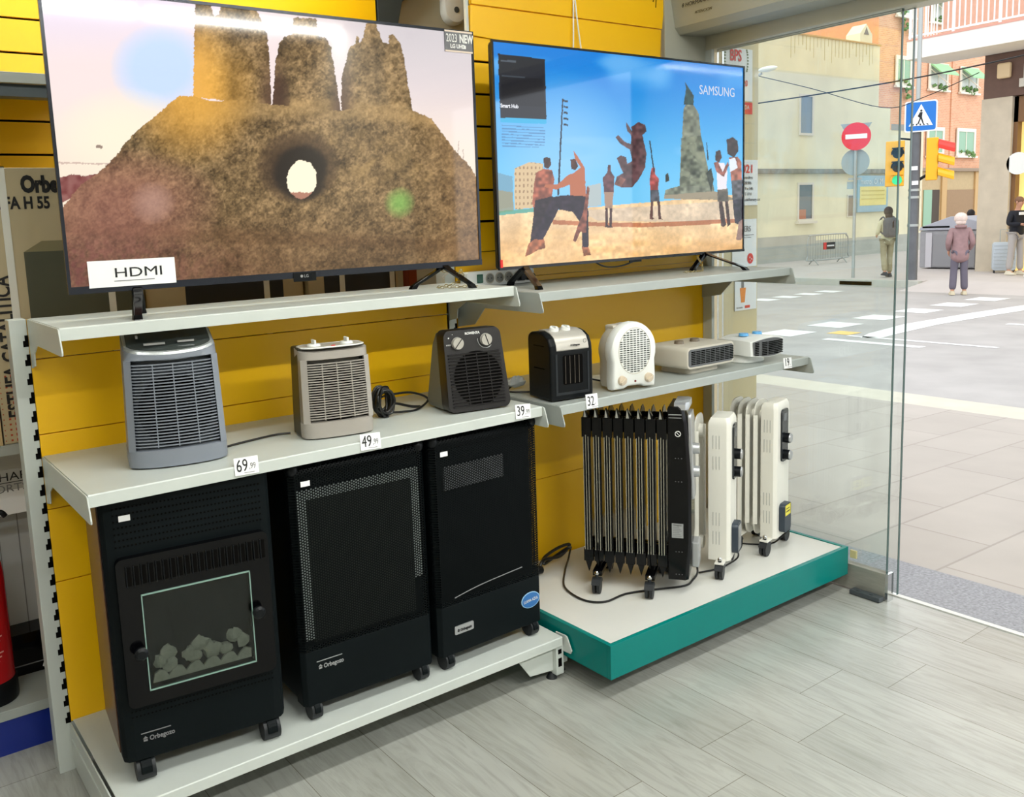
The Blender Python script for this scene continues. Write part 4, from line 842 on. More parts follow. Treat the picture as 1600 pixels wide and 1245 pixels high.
def paint_square(X, Y):
    A = np.array; X = X+(vnoise(X, Y, 4)-.5)*.7; Y = Y+(vnoise(X+40, Y, 4)-.5)*.7; f = sm(60, 310, Y+(X-770)*-.02); c = mixc(np.tile(A([14., 118., 206.]), (len(X), 1)), A([118., 196., 232.]), f*.9)
    cl = vnoise(X*.25, Y*1.3, 22)*vnoise(X, Y, 60); c = mixc(c, A([150., 200., 240.]), sm(.25, .6, cl)*.55*sm(330, 120, Y)); c = mixc(c, A([170., 205., 240.]), blob(X, Y, 870, 230, 110, 120, 1)*.45)
    hy = 335-(X-775)*.085
    gnd = Y > hy; n = vnoise(X, Y, 5); n2 = vnoise(X*.3, Y, 9)
    g = np.stack([226+20*n2, 176+26*n2, 112+34*n2], 1); g = mixc(g, A([196., 140., 84.]), sm(345, 410, Y)*.45*sm(1000, 1160, X)); g = mixc(g, A([238., 214., 178.]), sm(395, 340, Y)*.5)
    c = np.where(gnd[:, None], g, c)
    c = mixc(c, A([196., 186., 178.]), inpoly(X, Y, [(900, 328), (1155, 312), (1155, 346), (1010, 345), (930, 343)])*.5)
    step = inpoly(X, Y, [(860, 342), (930, 346), (1000, 347), (1080, 344), (1160, 340), (1160, 346), (1080, 351), (1000, 354), (930, 352), (862, 349)]); c = mixc(c, A([170., 92., 56.]), step*.75)
    def P(pts, col, k=1.): 
        nonlocal c
        c = mixc(c, A(col, float), inpoly(X, Y, pts)*k)
    P([(776, 270), (800, 276), (801, 322), (776, 326)], [110, 150, 170], .8); P([(776, 296), (800, 300), (802, 328), (776, 332)], [150, 140, 110], .8)
    P([(803, 264), (826, 254), (846, 256), (852, 322), (803, 326)], [206, 180, 140]);
    wn = inpoly(X, Y, [(803, 264), (826, 254), (846, 256), (852, 322), (803, 326)]) & (np.mod(X, 6) < 2.2) & (np.mod(Y, 9) < 4); c = mixc(c, A([140., 112., 84.]), wn*.8)
    P([(914, 290), (935, 286), (936, 320), (914, 322)], [190, 176, 160], .7)
    c = mixc(c, A([90., 150., 110.]), ((np.abs(Y-hy+3) < 3) & (X < 850))*.7)
    P([(876, 157), (878, 157), (871, 305), (868, 305)], [36, 44, 56])
    for k in range(5): P([(878, 159+k*9), (885, 160+k*9), (885, 163+k*9), (878, 162+k*9)], [36, 44, 56])
    # monument
    P([(1064, 172), (1068, 163), (1080, 165), (1088, 178), (1092, 215), (1098, 240), (1104, 268), (1112, 290), (1114, 306), (1034, 308), (1036, 296), (1058, 290), (1060, 240), (1062, 215)], [112, 116, 100])
    tx = inpoly(X, Y, [(1060, 216), (1092, 212), (1104, 268), (1106, 290), (1060, 290)]); c = mixc(c, np.stack([44+110*vnoise(X, Y, 8), 50+108*vnoise(X, Y, 8), 40+90*vnoise(X, Y, 8)], 1), tx*(.45+.4*n))
    P([(1064, 165), (1068, 140), (1066, 130), (1072, 138), (1080, 150), (1080, 165)], [40, 62, 60]); P([(1034, 304), (1114, 298), (1150, 312), (1034, 310)], [150, 138, 116])
    P([(1100, 270), (1108, 262), (1112, 280), (1108, 300)], [50, 54, 48]); P([(1036, 272), (1040, 270), (1042, 282), (1036, 284)], [50, 54, 48]) 
    sk = [150, 86, 66]; dk = [46, 34, 40]; sh = [92, 76, 76]
    # man A standing left
    P([(847, 248), (852, 246), (858, 248), (859, 258), (855, 264), (848, 262)], [70, 46, 40]); P([(836, 270), (848, 264), (860, 266), (864, 280), (860, 306), (848, 312), (836, 312), (833, 330), (830, 318), (832, 290)], sk)
    P([(834, 312), (860, 306), (876, 312), (860, 330), (846, 345), (842, 375), (824, 390), (830, 350)], dk); P([(824, 378), (846, 362), (850, 385), (838, 388), (828, 394), (818, 398)], [150, 90, 60])
    # man B lunging
    P([(888, 250), (896, 248), (900, 260), (896, 266), (890, 264)], [80, 50, 40]); P([(893, 236), (899, 244), (910, 262), (912, 296), (912, 306), (888, 308), (888, 288), (866, 296), (848, 292), (850, 288), (868, 288), (884, 274), (894, 270), (904, 262), (895, 248)], [176, 104, 72])
    P([(866, 306), (884, 304), (912, 306), (916, 330), (916, 360), (916, 385), (906, 388), (906, 350), (892, 330), (870, 326), (858, 350), (846, 372), (832, 372), (846, 340), (856, 318)], [42, 32, 44]); P([(906, 384), (916, 384), (920, 396), (908, 398)], [150, 90, 60])
    P([(908, 330), (914, 290), (918, 294), (914, 330), (912, 362), (908, 362), (904, 360), (896, 376), (892, 374), (900, 350)], [130, 76, 60])
    # man C behind
    P([(946, 258), (950, 258), (951, 268), (956, 276), (955, 300), (940, 300), (938, 278), (945, 270)], [90, 58, 62]); P([(940, 300), (955, 300), (953, 324), (942, 324)], [160, 130, 110]); P([(942, 324), (946, 324), (946, 350), (950, 354), (942, 354)], [70, 44, 40]); P([(949, 324), (953, 324), (952, 352), (955, 354), (948, 354)], [70, 44, 40])
    # somersaulting man
    P([(974, 192), (984, 206), (982, 200), (994, 192), (1004, 196), (1006, 206), (1000, 212), (1002, 222), (1006, 240), (1004, 262), (994, 280), (984, 292), (966, 292), (956, 288), (960, 276), (970, 270), (966, 262), (960, 248), (966, 243), (974, 246), (976, 256), (984, 252), (980, 234), (966, 226), (958, 216), (962, 212), (972, 222), (982, 226), (982, 212), (976, 206)], [84, 58, 60])
    P([(956, 288), (966, 276), (974, 280), (966, 292)], [120, 80, 70]); 
    # man D with poles
    P([(1014, 262), (1019, 262), (1020, 272), (1026, 280), (1024, 296), (1012, 296), (1011, 280)], [160, 70, 66]); P([(1012, 296), (1025, 296), (1027, 314), (1012, 314)], [76, 76, 84]); P([(1013, 314), (1017, 314), (1016, 338), (1019, 341), (1011, 342)], [90, 56, 50]); P([(1023, 314), (1027, 314), (1029, 340), (1032, 342), (1025, 342)], [90, 56, 50])
    P([(1010, 220), (1012, 220), (1019, 268), (1017, 268)], [40, 46, 52]); P([(1100, 222), (1101, 222), (1104, 250), (1102, 250)], [40, 46, 52])
    # couple right
    P([(1115, 236), (1122, 234), (1125, 246), (1120, 254), (1114, 250)], [60, 40, 40]); P([(1116, 254), (1128, 254), (1134, 268), (1132, 296), (1118, 296)], [222, 216, 222]); P([(1112, 254), (1118, 252), (1126, 268), (1134, 252), (1136, 258), (1128, 276), (1116, 268)], [140, 84, 74]); P([(1118, 296), (1134, 294), (1136, 314), (1118, 314)], [100, 92, 84]); P([(1120, 314), (1126, 314), (1132, 350), (1128, 354), (1124, 352)], [70, 46, 46]); P([(1130, 314), (1135, 314), (1139, 350), (1134, 354)], [70, 46, 46])
    P([(1132, 218), (1142, 214), (1150, 220), (1151, 236), (1144, 246), (1134, 240)], [54, 38, 40]); P([(1136, 246), (1150, 244), (1156, 252), (1157, 282), (1140, 284), (1138, 262)], [150, 92, 76]); P([(1136, 248), (1146, 246), (1150, 262), (1138, 268)], [214, 220, 232]); P([(1140, 282), (1158, 280), (1158, 312), (1142, 312)], [84, 82, 88]); P([(1142, 312), (1158, 310), (1159, 340), (1152, 350), (1146, 348)], [46, 40, 52]); P([(1152, 346), (1160, 340), (1160, 368), (1156, 374), (1148, 374)], [140, 110, 100])
    # menu card
    P([(779, 91), (850, 98), (852, 189), (782, 187)], [34, 36, 44]); P([(783, 125), (846, 128), (850, 170), (784, 168)], [22, 22, 28], .7); P([(782, 187), (852, 189), (852, 196), (782, 194)], [60, 170, 215]); P([(783, 100), (806, 101), (806, 104), (783, 103)], [90, 100, 112], .8); P([(784, 123), (820, 125), (820, 127), (784, 125)], [80, 90, 100], .6)
    ln = inpoly(X, Y, [(784, 198), (850, 202), (849, 232), (784, 231)]) & (np.mod(Y-(X-784)*.05, 4.4) < 1.6); c = mixc(c, A([70., 100., 140.]), ln*.55)
    lum = .86+.28*vnoise(X*1.2, Y*1.2, 6)*vnoise(X, Y, 25)+.06*vnoise(X, Y, 2); c = c*np.where(gnd, lum, 1)[:, None]
    dk2 = (c.sum(1) < 330) & ~inpoly(X, Y, [(779, 91), (850, 98), (852, 189), (782, 187)]); c = np.where(dk2[:, None], c*(.7+.6*vnoise(X+13, Y, 5))[:, None], c)
    c = mixc(c, A([246., 226., 196.]), sm(380, 412, Y)*vnoise(X, Y*.4, 20)*.35)
    return c
def tv(name, label, x0, x1, z0, z1, y, bez, paint, corners, nx, nz, shelf_z, feet, mt, estr, chin):
    t = thing(name, label, 'television', ((x0+x1)/2, y, shelf_z)); cx = (x0+x1)/2
    X0, X1, Z0, Z1 = x0-cx, x1-cx, z0-shelf_z, z1-shelf_z
    obj('rear_case', MB().loft([[(x, yy, z) for x, z in rrect((X1-X0)*k, (Z1-Z0)*k2, .01, 2, 0, (Z0+Z1)/2-(1-k2)*.1)] for yy, k, k2 in ((.001, .998, .998), (.022, .99, .99), (.03, .8, .8), (.06, .74, .7))]), M['black'], t)
    fr = MB().box(X0, X1, -.006, .001, Z1-bez, Z1).box(X0, X1, -.008, .001, Z0, Z0+chin).box(X0, X0+bez, -.006, .001, Z0+chin, Z1-bez).box(X1-bez, X1, -.006, .001, Z0+chin, Z1-bez)
    obj('bezel', fr, mt, t)
    screen('screen', t, X0+bez, X1-bez, Z0+chin, Z1-bez, -.0025, corners, paint, nx, nz, screen_mat(name+'_picture', estr))
    for (fx, tips) in feet:
        f = MB()
        for (xe, ye) in tips:
            f.loft([[(fx-cx+a*wd+xe*s, ye*s+b*.010+(.005 if s == 0 else 0), z) for a, b in ((-1, -1), (1, -1), (1, 1), (-1, 1))] for s, z, wd in ((1, .0, .011), (.93, .012, .010), (.12, Z0-.004, .012), (0, Z0+.01, .012))])
        obj('foot', f, M['black_gloss'], t, bevel=.002)
    return t
darkb = mat('dark_bezel', (38, 42, 52), .2, .3)
CX1 = (.0664+1.3246)/2
tl = tv('large_television', 'larger television on the left showing a sandcastle at sunset', .0664, 1.3246, 1.3273, 2.0527, -.20, .008, paint_sand, [(115, 447), (750, 406), (726, 58), (60, -8)], 640, 370, 1.2627, [(.232, ((-.044, -.137), (.02, .05))), (1.18, ((.037, -.10), (-.086, .055)))], darkb, 1.0, .018)
st = obj('white_sticker', MB().box(-.58, -.365, -.0095, -.0075, .077, .143), M['paper'], tl); text('hdmi_lettering', 'HDMI', .034, T(-.52, -.0102, .100) @ FRONT, M['ink'], st, sx=1.45)
obj('fine_print', MB().box(-.52, -.42, -.0102, -.0095, .090, .0918), M['inkgrey'], st)
st = obj('corner_label', MB().box(.517, .621, -.0105, -.0065, .722, .786), mat('label_grey', (104, 104, 108), .4), tl); obj('label_border', MB().box(.517, .621, -.0112, -.0104, .722, .727).box(.517, .621, -.0112, -.0104, .781, .786), mat('copper_line', (214, 196, 180), .4), st)
text('label_lettering', '2023', .034, T(.521, -.0114, .752) @ FRONT, M['white_print'], st, sx=.62); text('label_lettering', 'NEW', .034, T(.571, -.0114, .752) @ FRONT, M['white_print'], st, sx=.66, bold=.0012)
text('label_lettering', 'LG UHD', .017, T(.536, -.0114, .734) @ FRONT, M['white_print'], st, sx=.9, bold=.0006); obj('resolution_mark', MB().box(.587, .595, -.0114, -.0105, .734, .744), M['white_print'], st)
lg = obj('logo_plate', MB().box(-.035, .035, -.010, -.0078, .055, .080), M['black'], tl); text('logo_lettering', 'LG', .012, T(-.003, -.0104, .066) @ FRONT, M['silver'], lg); obj('logo_ring', MB().cyl((-.010, -.0101, .070), (-.010, -.0106, .070), .004, n=14), M['silver'], lg)
tr_ = tv('second_television', 'slimmer television on the right showing men on a sunny square', 1.396, 2.667, 1.3042, 2.0371, -.20, .007, paint_square, [(781, 414), (1158, 388), (1158, 107), (771, 73)], 560, 324, 1.2426, [(1.508, ((-.07, -.155), (.015, .10))), (2.43, ((.028, -.175), (-.11, -.03)))], mat('slim_bezel', (20, 22, 26), .25), 1.0, .010)
text('screen_lettering', 'SAMSUNG', .049, T(.362, -.0042, .674) @ FRONT @ Rz(R(-.5)), mat('screen_white', (40, 40, 40), .4, emit=(215, 222, 238), estr=.8), tr_, sx=.95)
text('menu_lettering', 'Smart Hub', .017, T(-.607, -.0042, .585) @ FRONT, mat('menu_white', (40, 40, 40), .4, emit=(235, 238, 245), estr=.9), tr_, bold=.0004)
obj('red_sticker', MB().box(-.632, -.622, -.0085, -.0065, .070, .096), M['red'], tr_)
obj('logo_plate', MB().box(-.03, .03, -.009, -.003, .054, .061), M['black'], tr_)
def chain(label, pts, n):
    m = MB(); P = [Vector(p) for p in pts]
    seg = [(P[i+1]-P[i]).length for i in range(len(P)-1)]; tot = sum(seg)
    for k in range(n):
        s = tot*k/(n-1); i = 0
        while i < len(seg)-1 and s > seg[i]: s -= seg[i]; i += 1
        p = P[i].lerp(P[i+1], min(1, s/seg[i])); d = (P[i+1]-P[i]).normalized(); u, v = m.frame(d); q = u if k % 2 else v
        m.tube([p+d*.006*math.cos(R(a))+q*.0038*math.sin(R(a)) for a in range(0, 360, 45)], .0011, 5, 1, close=True)
    o = obj('security_chain', m, mat('brass_chain', (176, 160, 112), .3, .8), smooth=True); tag(o, label, 'chain')
zt = 1.2627
chain('thin metal chain around the right foot of the sandcastle television', [(1.165, -.185, zt+.056), (1.20, -.25, zt+.045), (1.235, -.215, zt+.056), (1.22, -.25, zt+.03), (1.18, -.24, zt+.012), (1.15, -.20, zt+.004), (1.20, -.24, zt+.004), (1.25, -.27, zt+.004)], 34)
zt2 = 1.2426
chain('thin metal chain by the right foot of the slimmer television', [(2.36, -.22, zt2+.055), (2.35, -.25, zt2+.03), (2.345, -.26, zt2+.004), (2.30, -.27, zt2+.004), (2.24, -.26, zt2+.004)], 20)
cable('hanging_cord', 'pale cord hanging in a narrow loop above the right television', [(1.93, -.018, 2.62), (1.925, -.018, 2.25), (1.915, -.02, 2.0), (1.915, -.02, 1.95)], .0028, 'white_plastic', cat='cord')
cable('hanging_cord', 'second pale strand crossing the cord above the right television', [(1.905, -.022, 2.62), (1.93, -.022, 2.25), (1.965, -.024, 2.0), (1.968, -.024, 1.95)], .0028, 'white_plastic', cat='cord')
cable('television_cable', 'thin black cable sagging below the right television', [(2.12, -.17, 1.315), (2.02, -.16, 1.285), (1.92, -.165, 1.285), (1.85, -.17, 1.312)], .003)
# power strip
t = thing('power_strip', 'white power strip with green switch behind the right television foot', 'power strip', (1.52, -.035, 1.2426))
obj('housing', MB().loft([[(x*k, y, z) for x, z in rrect(.30, .052, .012, 3, 0, .028)] for y, k in ((-.022, .98), (-.018, 1), (.018, 1))]), M['white_plastic'], t)
obj('switch', MB().box(-.108, -.083, -.026, -.0215, .014, .044), mat('green_switch', (10, 84, 60), .25), t, bevel=.002)
for k in range(5):
    x = -.052+k*.042; s = obj('socket', MB().tube([(x+.017*math.cos(R(q)), -.023, .028+.017*math.sin(R(q))) for q in range(0, 360, 24)], .002, 6, 1, close=True), M['cream_plastic'], t, smooth=True)
    obj('socket_well', MB().cyl((x, -.0225, .028), (x, -.0222, .028), .0155, n=18), mat('socket_well_grey', (130, 130, 124), .5) if k == 0 else bpy.data.materials['socket_well_grey'], s)
    obj('pin_holes', MB().cyl((x-.007, -.0232, .028), (x-.007, -.0226, .028), .002, n=8).cyl((x+.007, -.0232, .028), (x+.007, -.0226, .028), .002, n=8), M['slot'], s)
for k in (2, 3, 4):
    x = -.052+k*.042
    if k > 2: o = thing('plug', 'black plug in the '+('second last' if k == 3 else 'last')+' socket of the power strip, counting from its switch', 'plug', (1.52+x, -.035, 1.2426), 0, 'plugs in the power strip'); obj('plug_body', MB().cyl((0, -.0235, .026), (0, -.055, .024), .016, .012, 14), M['black'], o, smooth=True)
cable('power_cable', 'pale cord leaving the left end of the power strip', [(1.37, -.035, 1.273), (1.34, -.045, 1.295), (1.30, -.05, 1.30), (1.26, -.07, 1.285)], .0035, 'cream_plastic')
# ---------------------------------------------------------------- rear aisle shelving with boxed heaters
t = thing('shelving_bay', 'rear shelving with dark slotted yellow wall and blue base, seen behind the sandcastle television', 'shelving', (-.9, .2, 0))
X0, X1 = -1.2, 2.44
k = 0
for k in range(12): obj('wall_slat', MB().box(X0, X1, .54, .555, 2.172-.108*k-.1005, 2.172-.108*k-.0), M['yellow'], t)
for k in range(1, 5): obj('wall_slat', MB().box(X0, X1, .54, .555, 2.172+.108*k-.1005, 2.172+.108*k), M['yellow'], t)
obj('slat_backing', MB().box(X0, X1, .556, .562, .1, 2.62), M['slot'], t)
obj('base_board', MB().box(X0, .905, .0, .015, .0, .115), mat('cobalt_blue', (0, 34, 130), .35), t)
for nm, z, y0 in (('base_shelf', .135, -.005), ('shelf', .885, .07), ('shelf', 1.94, .14)):
    obj(nm, MB().box(X0, (X1 if z < 1 else 1.25), y0, .54, z-.004, z).box(X0, (X1 if z < 1 else 1.25), y0, y0+.003, z-.03, z-.004), M['grey_metal'], t, bevel=.001)
obj('under_shelf_shade', MB().box(X0, 1.25, .16, .22, 1.875, 1.91), mat('painted_shelf_shade', (70, 80, 84), .5), t)  # dark bar stands in for the shade under the top shelf
obj('cable_void', MB().box(X0, .9, .015, .02, .115, .131), M['slot'], t)
obj('upright', MB().box(-.06, -.02, .545, .553, .1, .9), M['white_metal'], t)
# stacked stock below the shelf
o = thing('appliance_panel', 'pale grey grooved panel standing on the rear base shelf', 'panel', (-.42, .50, .136))
obj('panel', MB().box(0, .50, 0, .06, 0, .505), mat('pale_grey_steel', (178, 182, 184), .45), o, bevel=.002); g = MB()
for k in range(9): g.box(.02+k*.056, .023+k*.056, -.001, .0005, .0, .50)
obj('grooves', g, M['inkgrey'], o)
o = thing('grey_carton', 'grey and white carton with thin dark lettering on the panel', 'box', (-.42, .42, .642))
obj('carton', MB().box(0, .50, 0, .16, 0, .21), mat('grey_carton_print', (184, 182, 176), .6), o, bevel=.002); obj('white_band', MB().box(0, .50, -.001, 0, 0, .075), M['paper'], o)
text('carton_lettering', 'CHARM', .036, T(.335, -.002, .105) @ FRONT, M['ink'], o, sx=1.15); text('carton_lettering', 'SPORTS', .034, T(.315, -.002, .07) @ FRONT, M['inkgrey'], o, sx=1.1); obj('underline', MB().box(.34, .49, -.002, -.001, .098, .100), M['ink'], o)
o = thing('black_tray', 'flat black appliance lying on the rear base shelf', 'appliance', (-.16, .40, .136))
obj('body', MB().loft([[(x*k+.1, y*k+.045, z) for x, y in rrect(.26, .10, .015, 3)] for k, z in ((1, 0), (1, .1), (.93, .13))]), M['black_gloss'], o); obj('groove', MB().box(-.02, .22, -.007, -.005, .03, .033), M['inkgrey'], o)
o = obj('label_flap', MB().prism([(-.01, .19), (.03, .30), (.035, .19), (.02, .165)], 'y', .3, .302), M['paper']); tag(o, 'white pointed paper flap beside the rear black appliance', 'paper flap')
# fire extinguisher
o = thing('fire_extinguisher', 'red fire extinguisher with black base at the left edge', 'fire extinguisher', (-.155, .30, .136))
redx = mat('extinguisher_red', (170, 14, 22), .25, noise=.05)
obj('cylinder', MB().lathe([(.068, .045), (.07, .06), (.07, .38), (.066, .41), (.05, .44), (.025, .46), (.018, .48)], (0, 0, 0), (0, 0, 1), 28), redx, o, smooth=True)
obj('base_ring', MB().lathe([(.074, 0), (.076, .01), (.075, .06), (.071, .065)], (0, 0, 0), (0, 0, 1), 28), M['black'], o, smooth=True)
obj('valve', MB().cyl((0, 0, .47), (0, 0, .52), .016).box(-.02, .02, -.012, .012, .5, .525), M['chrome'], o)
obj('lever', MB().tube([(-.02, 0, .52), (.03, -.005, .545), (.075, -.012, .555), (.09, -.014, .54)], .008), M['black'], o, smooth=True)
obj('lever', MB().tube([(-.02, 0, .54), (.0, -.004, .60), (.04, -.008, .62)], .006), M['black'], o, smooth=True)
lines = MB()
for k in range(14): lines.add([( .0703*math.sin(a), -.0703*math.cos(a), .12+k*.012+dz) for dz in (0, .004) for a in [R(-20+j*6) for j in range(7+(k*5) % 4)]], [(j, j+1, (7+(k*5) % 4)+j+1, (7+(k*5) % 4)+j) for j in range(6+(k*5) % 4)])
obj('printed_label', lines, mat('pale_red_print', (214, 150, 140), .5), o)
# boxed catalytic heaters on the middle rear shelf
stove_print = mat('stove_picture', (78, 80, 64), .6, noise=.06); stove_top = mat('stove_picture_top', (132, 124, 92), .6)
strapm = mat('white_strap', (222, 222, 214), .4)
def heater_box(label, x0, x1, y, z0, z1, px0, px1, straps, pic=stove_print):
    b = thing('heater_carton', label, 'box', (x0, y, z0), 0, 'boxed heaters behind the sandcastle television'); W_, H_ = x1-x0, z1-z0
    obj('carton', MB().box(0, W_, 0, .2, 0, H_), M['cardlight'], b, bevel=.002)
    zt_ = .575
    obj('heater_picture', MB().box(px0, px1, -.0012, 0, .01, zt_-.03), pic, b); obj('heater_picture_top', MB().prism([(px0, zt_-.03), (px1, zt_-.03), (px1-.03, zt_), (px0+.05, zt_)], 'y', -.0012, 0), stove_top, b)
    for sx in straps: obj('strap', MB().box(sx-.010, sx+.010, -.003, -.0012, 0, H_+.003).box(sx-.010, sx+.010, -.003, .2, H_, H_+.003), strapm, b)
    return b
b = heater_box('cardboard box of a catalytic heater lettered ESTUFA H 55', -.045, .385, .28, .886, 1.668, .105, .40, (.068, .335))
del b['group']
text('box_lettering', 'Orbe', .062, T(.116, -.002, .715) @ FRONT, M['ink'], b, sx=.72, bold=.0035); text('box_lettering', 'ESTUFA H 55', .047, T(-.012, -.0015, .668) @ FRONT, M['ink'], b, sx=.75, bold=.0016) 
obj('house_emblem', MB().prism([(.0, .755), (.035, .775), (.062, .755), (.062, .747), (.035, .763), (.0, .747)][::-1], 'y', -.0015, 0).box(.014, .060, -.0015, 0, .715, .722).box(.014, .06, -.0015, 0, .736, .742).box(.014, .02, -.0015, 0, .715, .742), M['ink'], b)
text('vertical_lettering', 'ESTUFA CATALÍTICA', .056, T(.078-.02, -.002, .075) @ Ry(-PI/2) @ FRONT, M['ink'], b, sx=.78, bold=.0014)
ds = MB()
for r_ in range(13):
    for c_ in range(4): s_ = .0015+.0012*c_; ds.box(.005+c_*.016-s_, .005+c_*.016+s_, -.0012, 0, .01+r_*.0155-s_, .01+r_*.0155+s_)
obj('dot_print', ds, mat('brown_red_dots', (170, 70, 40), .6), b)
dk2 = mat('black_stove_picture', (24, 24, 26), .6)
heater_box('cardboard heater box behind the sandcastle television with a black stove picture', .395, .93, .30, .886, 1.60, .125, .46, (.40,), dk2)
heater_box('cardboard heater box behind the sandcastle television with an olive stove picture', .94, 1.30, .28, .886, 1.60, .06, .35, (.13, .335), dk2)
o = obj('red_folder', MB().box(1.335, 1.37, .26, .30, .886, 1.50), mat('faded_red', (140, 60, 44), .6)); tag(o, 'narrow faded red folder standing behind the right foot of the sandcastle television', 'folder')
o = obj('brown_carton', MB().box(-.30, -.056, .28, .5, .886, 1.2), mat('dark_maroon', (96, 40, 34), .5)); tag(o, 'dark maroon box at the left edge of the rear shelf', 'box')
o = obj('print_carton', MB().box(-.12, -.05, .275, .279, .886, 1.0), M['card']); tag(o, 'strip of cardboard at the left edge of the rear shelf', 'cardboard')
# wall sensor and dark bracket by the pillar
o = thing('motion_sensor', 'white rounded alarm sensor high on the grey wall between the televisions', 'sensor', (1.955, .79, 2.47))
obj('case', MB().loft([[(x*k, y, z*k) for x, z in rrect(.115, .30, .056, 8)] for k, y in ((1, .008), (1, -.015), (.93, -.03), (.7, -.036))]), M['white_plastic'], o, smooth=True)
obj('lens', MB().box(-.03, .03, -.038, -.034, -.03, .12), mat('milky_lens', (205, 210, 206), .3), o); obj('indicator', MB().cyl((0, -.034, -.09), (0, -.0385, -.09), .013), mat('dark_indicator', (70, 74, 76), .3), o)
dk = mat('dark_grey_bracket', (52, 60, 60), .5)
o = obj('wall_bracket', MB().prism([(1.55, 2.2), (1.62, 2.2), (1.67, 2.38), (1.95, 2.60), (1.95, 2.75), (1.55, 2.75)], 'y', .74, .775), dk, bevel=.002); tag(o, 'dark grey angled bracket on the grey wall above the television', 'bracket')
# ---------------------------------------------------------------- street
def quad(m, pts): return m.add(pts, [tuple(range(len(pts)))])
struct('ground_pavement_near', quad(MB(), [(2.765, -14, -.004), (6.52, -14, -.10), (6.52, 30, -.10), (2.765, 30, -.004)]), M['pavement'])
struct('trim_granite', MB().box(2.766, 3.10, -14, 0, -.04, -.0015), M['granite'])
struct('trim_kerb_near', MB().box(6.52, 6.92, -14, 30, -.4, -.10), M['kerb'])
struct('ground_road', MB().box(6.0, 60, -30, 60, -.5, -.22), M['asphalt'])
struct('ground_pavement_far', MB().box(18.12, 60, 7.1, 30, -.3, -.08).prism([(17.2, -.22), (18.4, -.08), (60, -.08), (60, -.3), (17.2, -.3)], 'y', -30, 7.1), mat('far_pavement', (186, 179, 175), .8, noise=.04, nscale=2))
struct('trim_kerb_far', MB().box(17.95, 18.14, 7.1, 30, -.3, -.075), mat('kerb_grey', (178, 178, 169), .7, noise=.06))
o = obj('storm_drain', MB().box(17.94, 17.952, 8.1, 8.85, -.19, -.11), M['slot']); tag(o, 'dark slot of a storm drain in the far kerb', 'drain')
def mark(x0, x1, y0, y1, grp, label, material=None, sk=0):
    o = obj('road_marking', MB().add([(x0, y0, -.217), (x1, y0, -.217), (x1+sk, y1, -.217), (x0+sk, y1, -.217)], [(0, 1, 2, 3)]), material or M['paint']); tag(o, label, 'road marking', grp)
for k in range(6): mark(10.15+1.17*k, 10.15+1.17*k+.62, 4.72, 5.25, 'near row of crossing squares', 'white painted square in the nearer row of the crossing')
for k in range(4): mark(14.2+.72*k*1.0, 14.2+.72*k+.40, 8.0, 8.45, 'far row of crossing squares', 'white painted square in the far row of the crossing, left of the sign pole')
m = MB(); top = [(10.55, 3.95), (11.0, 4.10), (12.2, 4.26), (14, 4.2), (16.5, 4.0)]; bot = [(10.75, 3.75), (11.2, 3.80), (12.4, 3.88), (14, 3.80), (16.5, 3.6)]
m.add([(x, y, -.217) for x, y in top]+[(x, y, -.217) for x, y in bot], [(5+i, 6+i, i+1, i) for i in range(4)]); o = obj('road_marking', m, M['paint']); tag(o, 'long curved white line sweeping right beside the crossing', 'road marking')
mark(10.14, 10.30, 2.95, 4.25, None, 'short white line across the road near the glass edge'); mark(10.62, 10.72, 2.3, 4.2, None, 'thinner white line behind the short one')
mark(12.9, 13.05, 1.2, 3.2, None, 'thin white line at the right side of the road'); mark(10.72, 11.05, 4.22, 4.55, None, 'small yellow painted corner mark on the road', M['yellow_paint'])
mark(9.75, 9.95, -.2, .18, None, 'bit of white paint at the right edge of the road')
# cream building
creamm = mat('cream_render', (228, 223, 194), .85, noise=.07, nscale=1.1, bump=.1, bscale=8)
stain = mat('render_stain', (214, 190, 128), .9, noise=.1, nscale=2)
cb = thing('cream_building', 'cream rendered building with grey painted base and small windows', 'building', (22.56, 14.406, -.22)); cb.rotation_euler = (0, 0, -.0108)
obj('wall', MB().box(-9, 6.3, 0, 4, 0, 6.95), creamm, cb); obj('wall', MB().box(6.302, 7.03, 0, 4, 0, 4.98), creamm, cb); obj('wall', MB().box(7.032, 9.2, .0, 4, 0, 4.27), creamm, cb)
gp_ = mat('grey_base_paint', (178, 180, 172), .85, noise=.10, nscale=1.6)
obj('painted_base', MB().box(-9, 2.88, -.02, 0, 0, .93).box(2.882, 9.2, -.018, 0, 0, .73), gp_, cb)
obj('ledge', MB().box(-9, 7.8, -.12, .0, 2.82, 2.96), mat('weathered_ledge', (142, 142, 130), .9, noise=.2, nscale=6), cb, bevel=.01)
frm = mat('pale_window_frame', (216, 210, 196), .6); wgl = mat('grey_window_pane', (120, 136, 150), .2); wgl2 = mat('dark_window_pane', (70, 90, 98), .15)
def window(par, x0, x1, z0, z1, y, pane, fm=frm, sill=0, th=.07, mull=0):
    w_ = obj('window', MB().box(x0, x1, y-.03, y+.02, z1-th, z1).box(x0, x1, y-.03, y+.02, z0, z0+th).box(x0, x0+th, y-.03, y+.02, z0+th, z1-th).box(x1-th, x1, y-.03, y+.02, z0+th, z1-th), fm, par)
    obj('pane', MB().box(x0+th, x1-th, y-.004, y+.004, z0+th, z1-th), pane, w_)
    if mull: obj('mullion', MB().box((x0+x1)/2-.03, (x0+x1)/2+.03, y-.02, y-.005, z0+th, z1-th), fm, w_)
    if sill: obj('sill', MB().box(x0-.08, x1+.08, y-.12, y+.01, z0-.08, z0), fm, w_)
    return w_
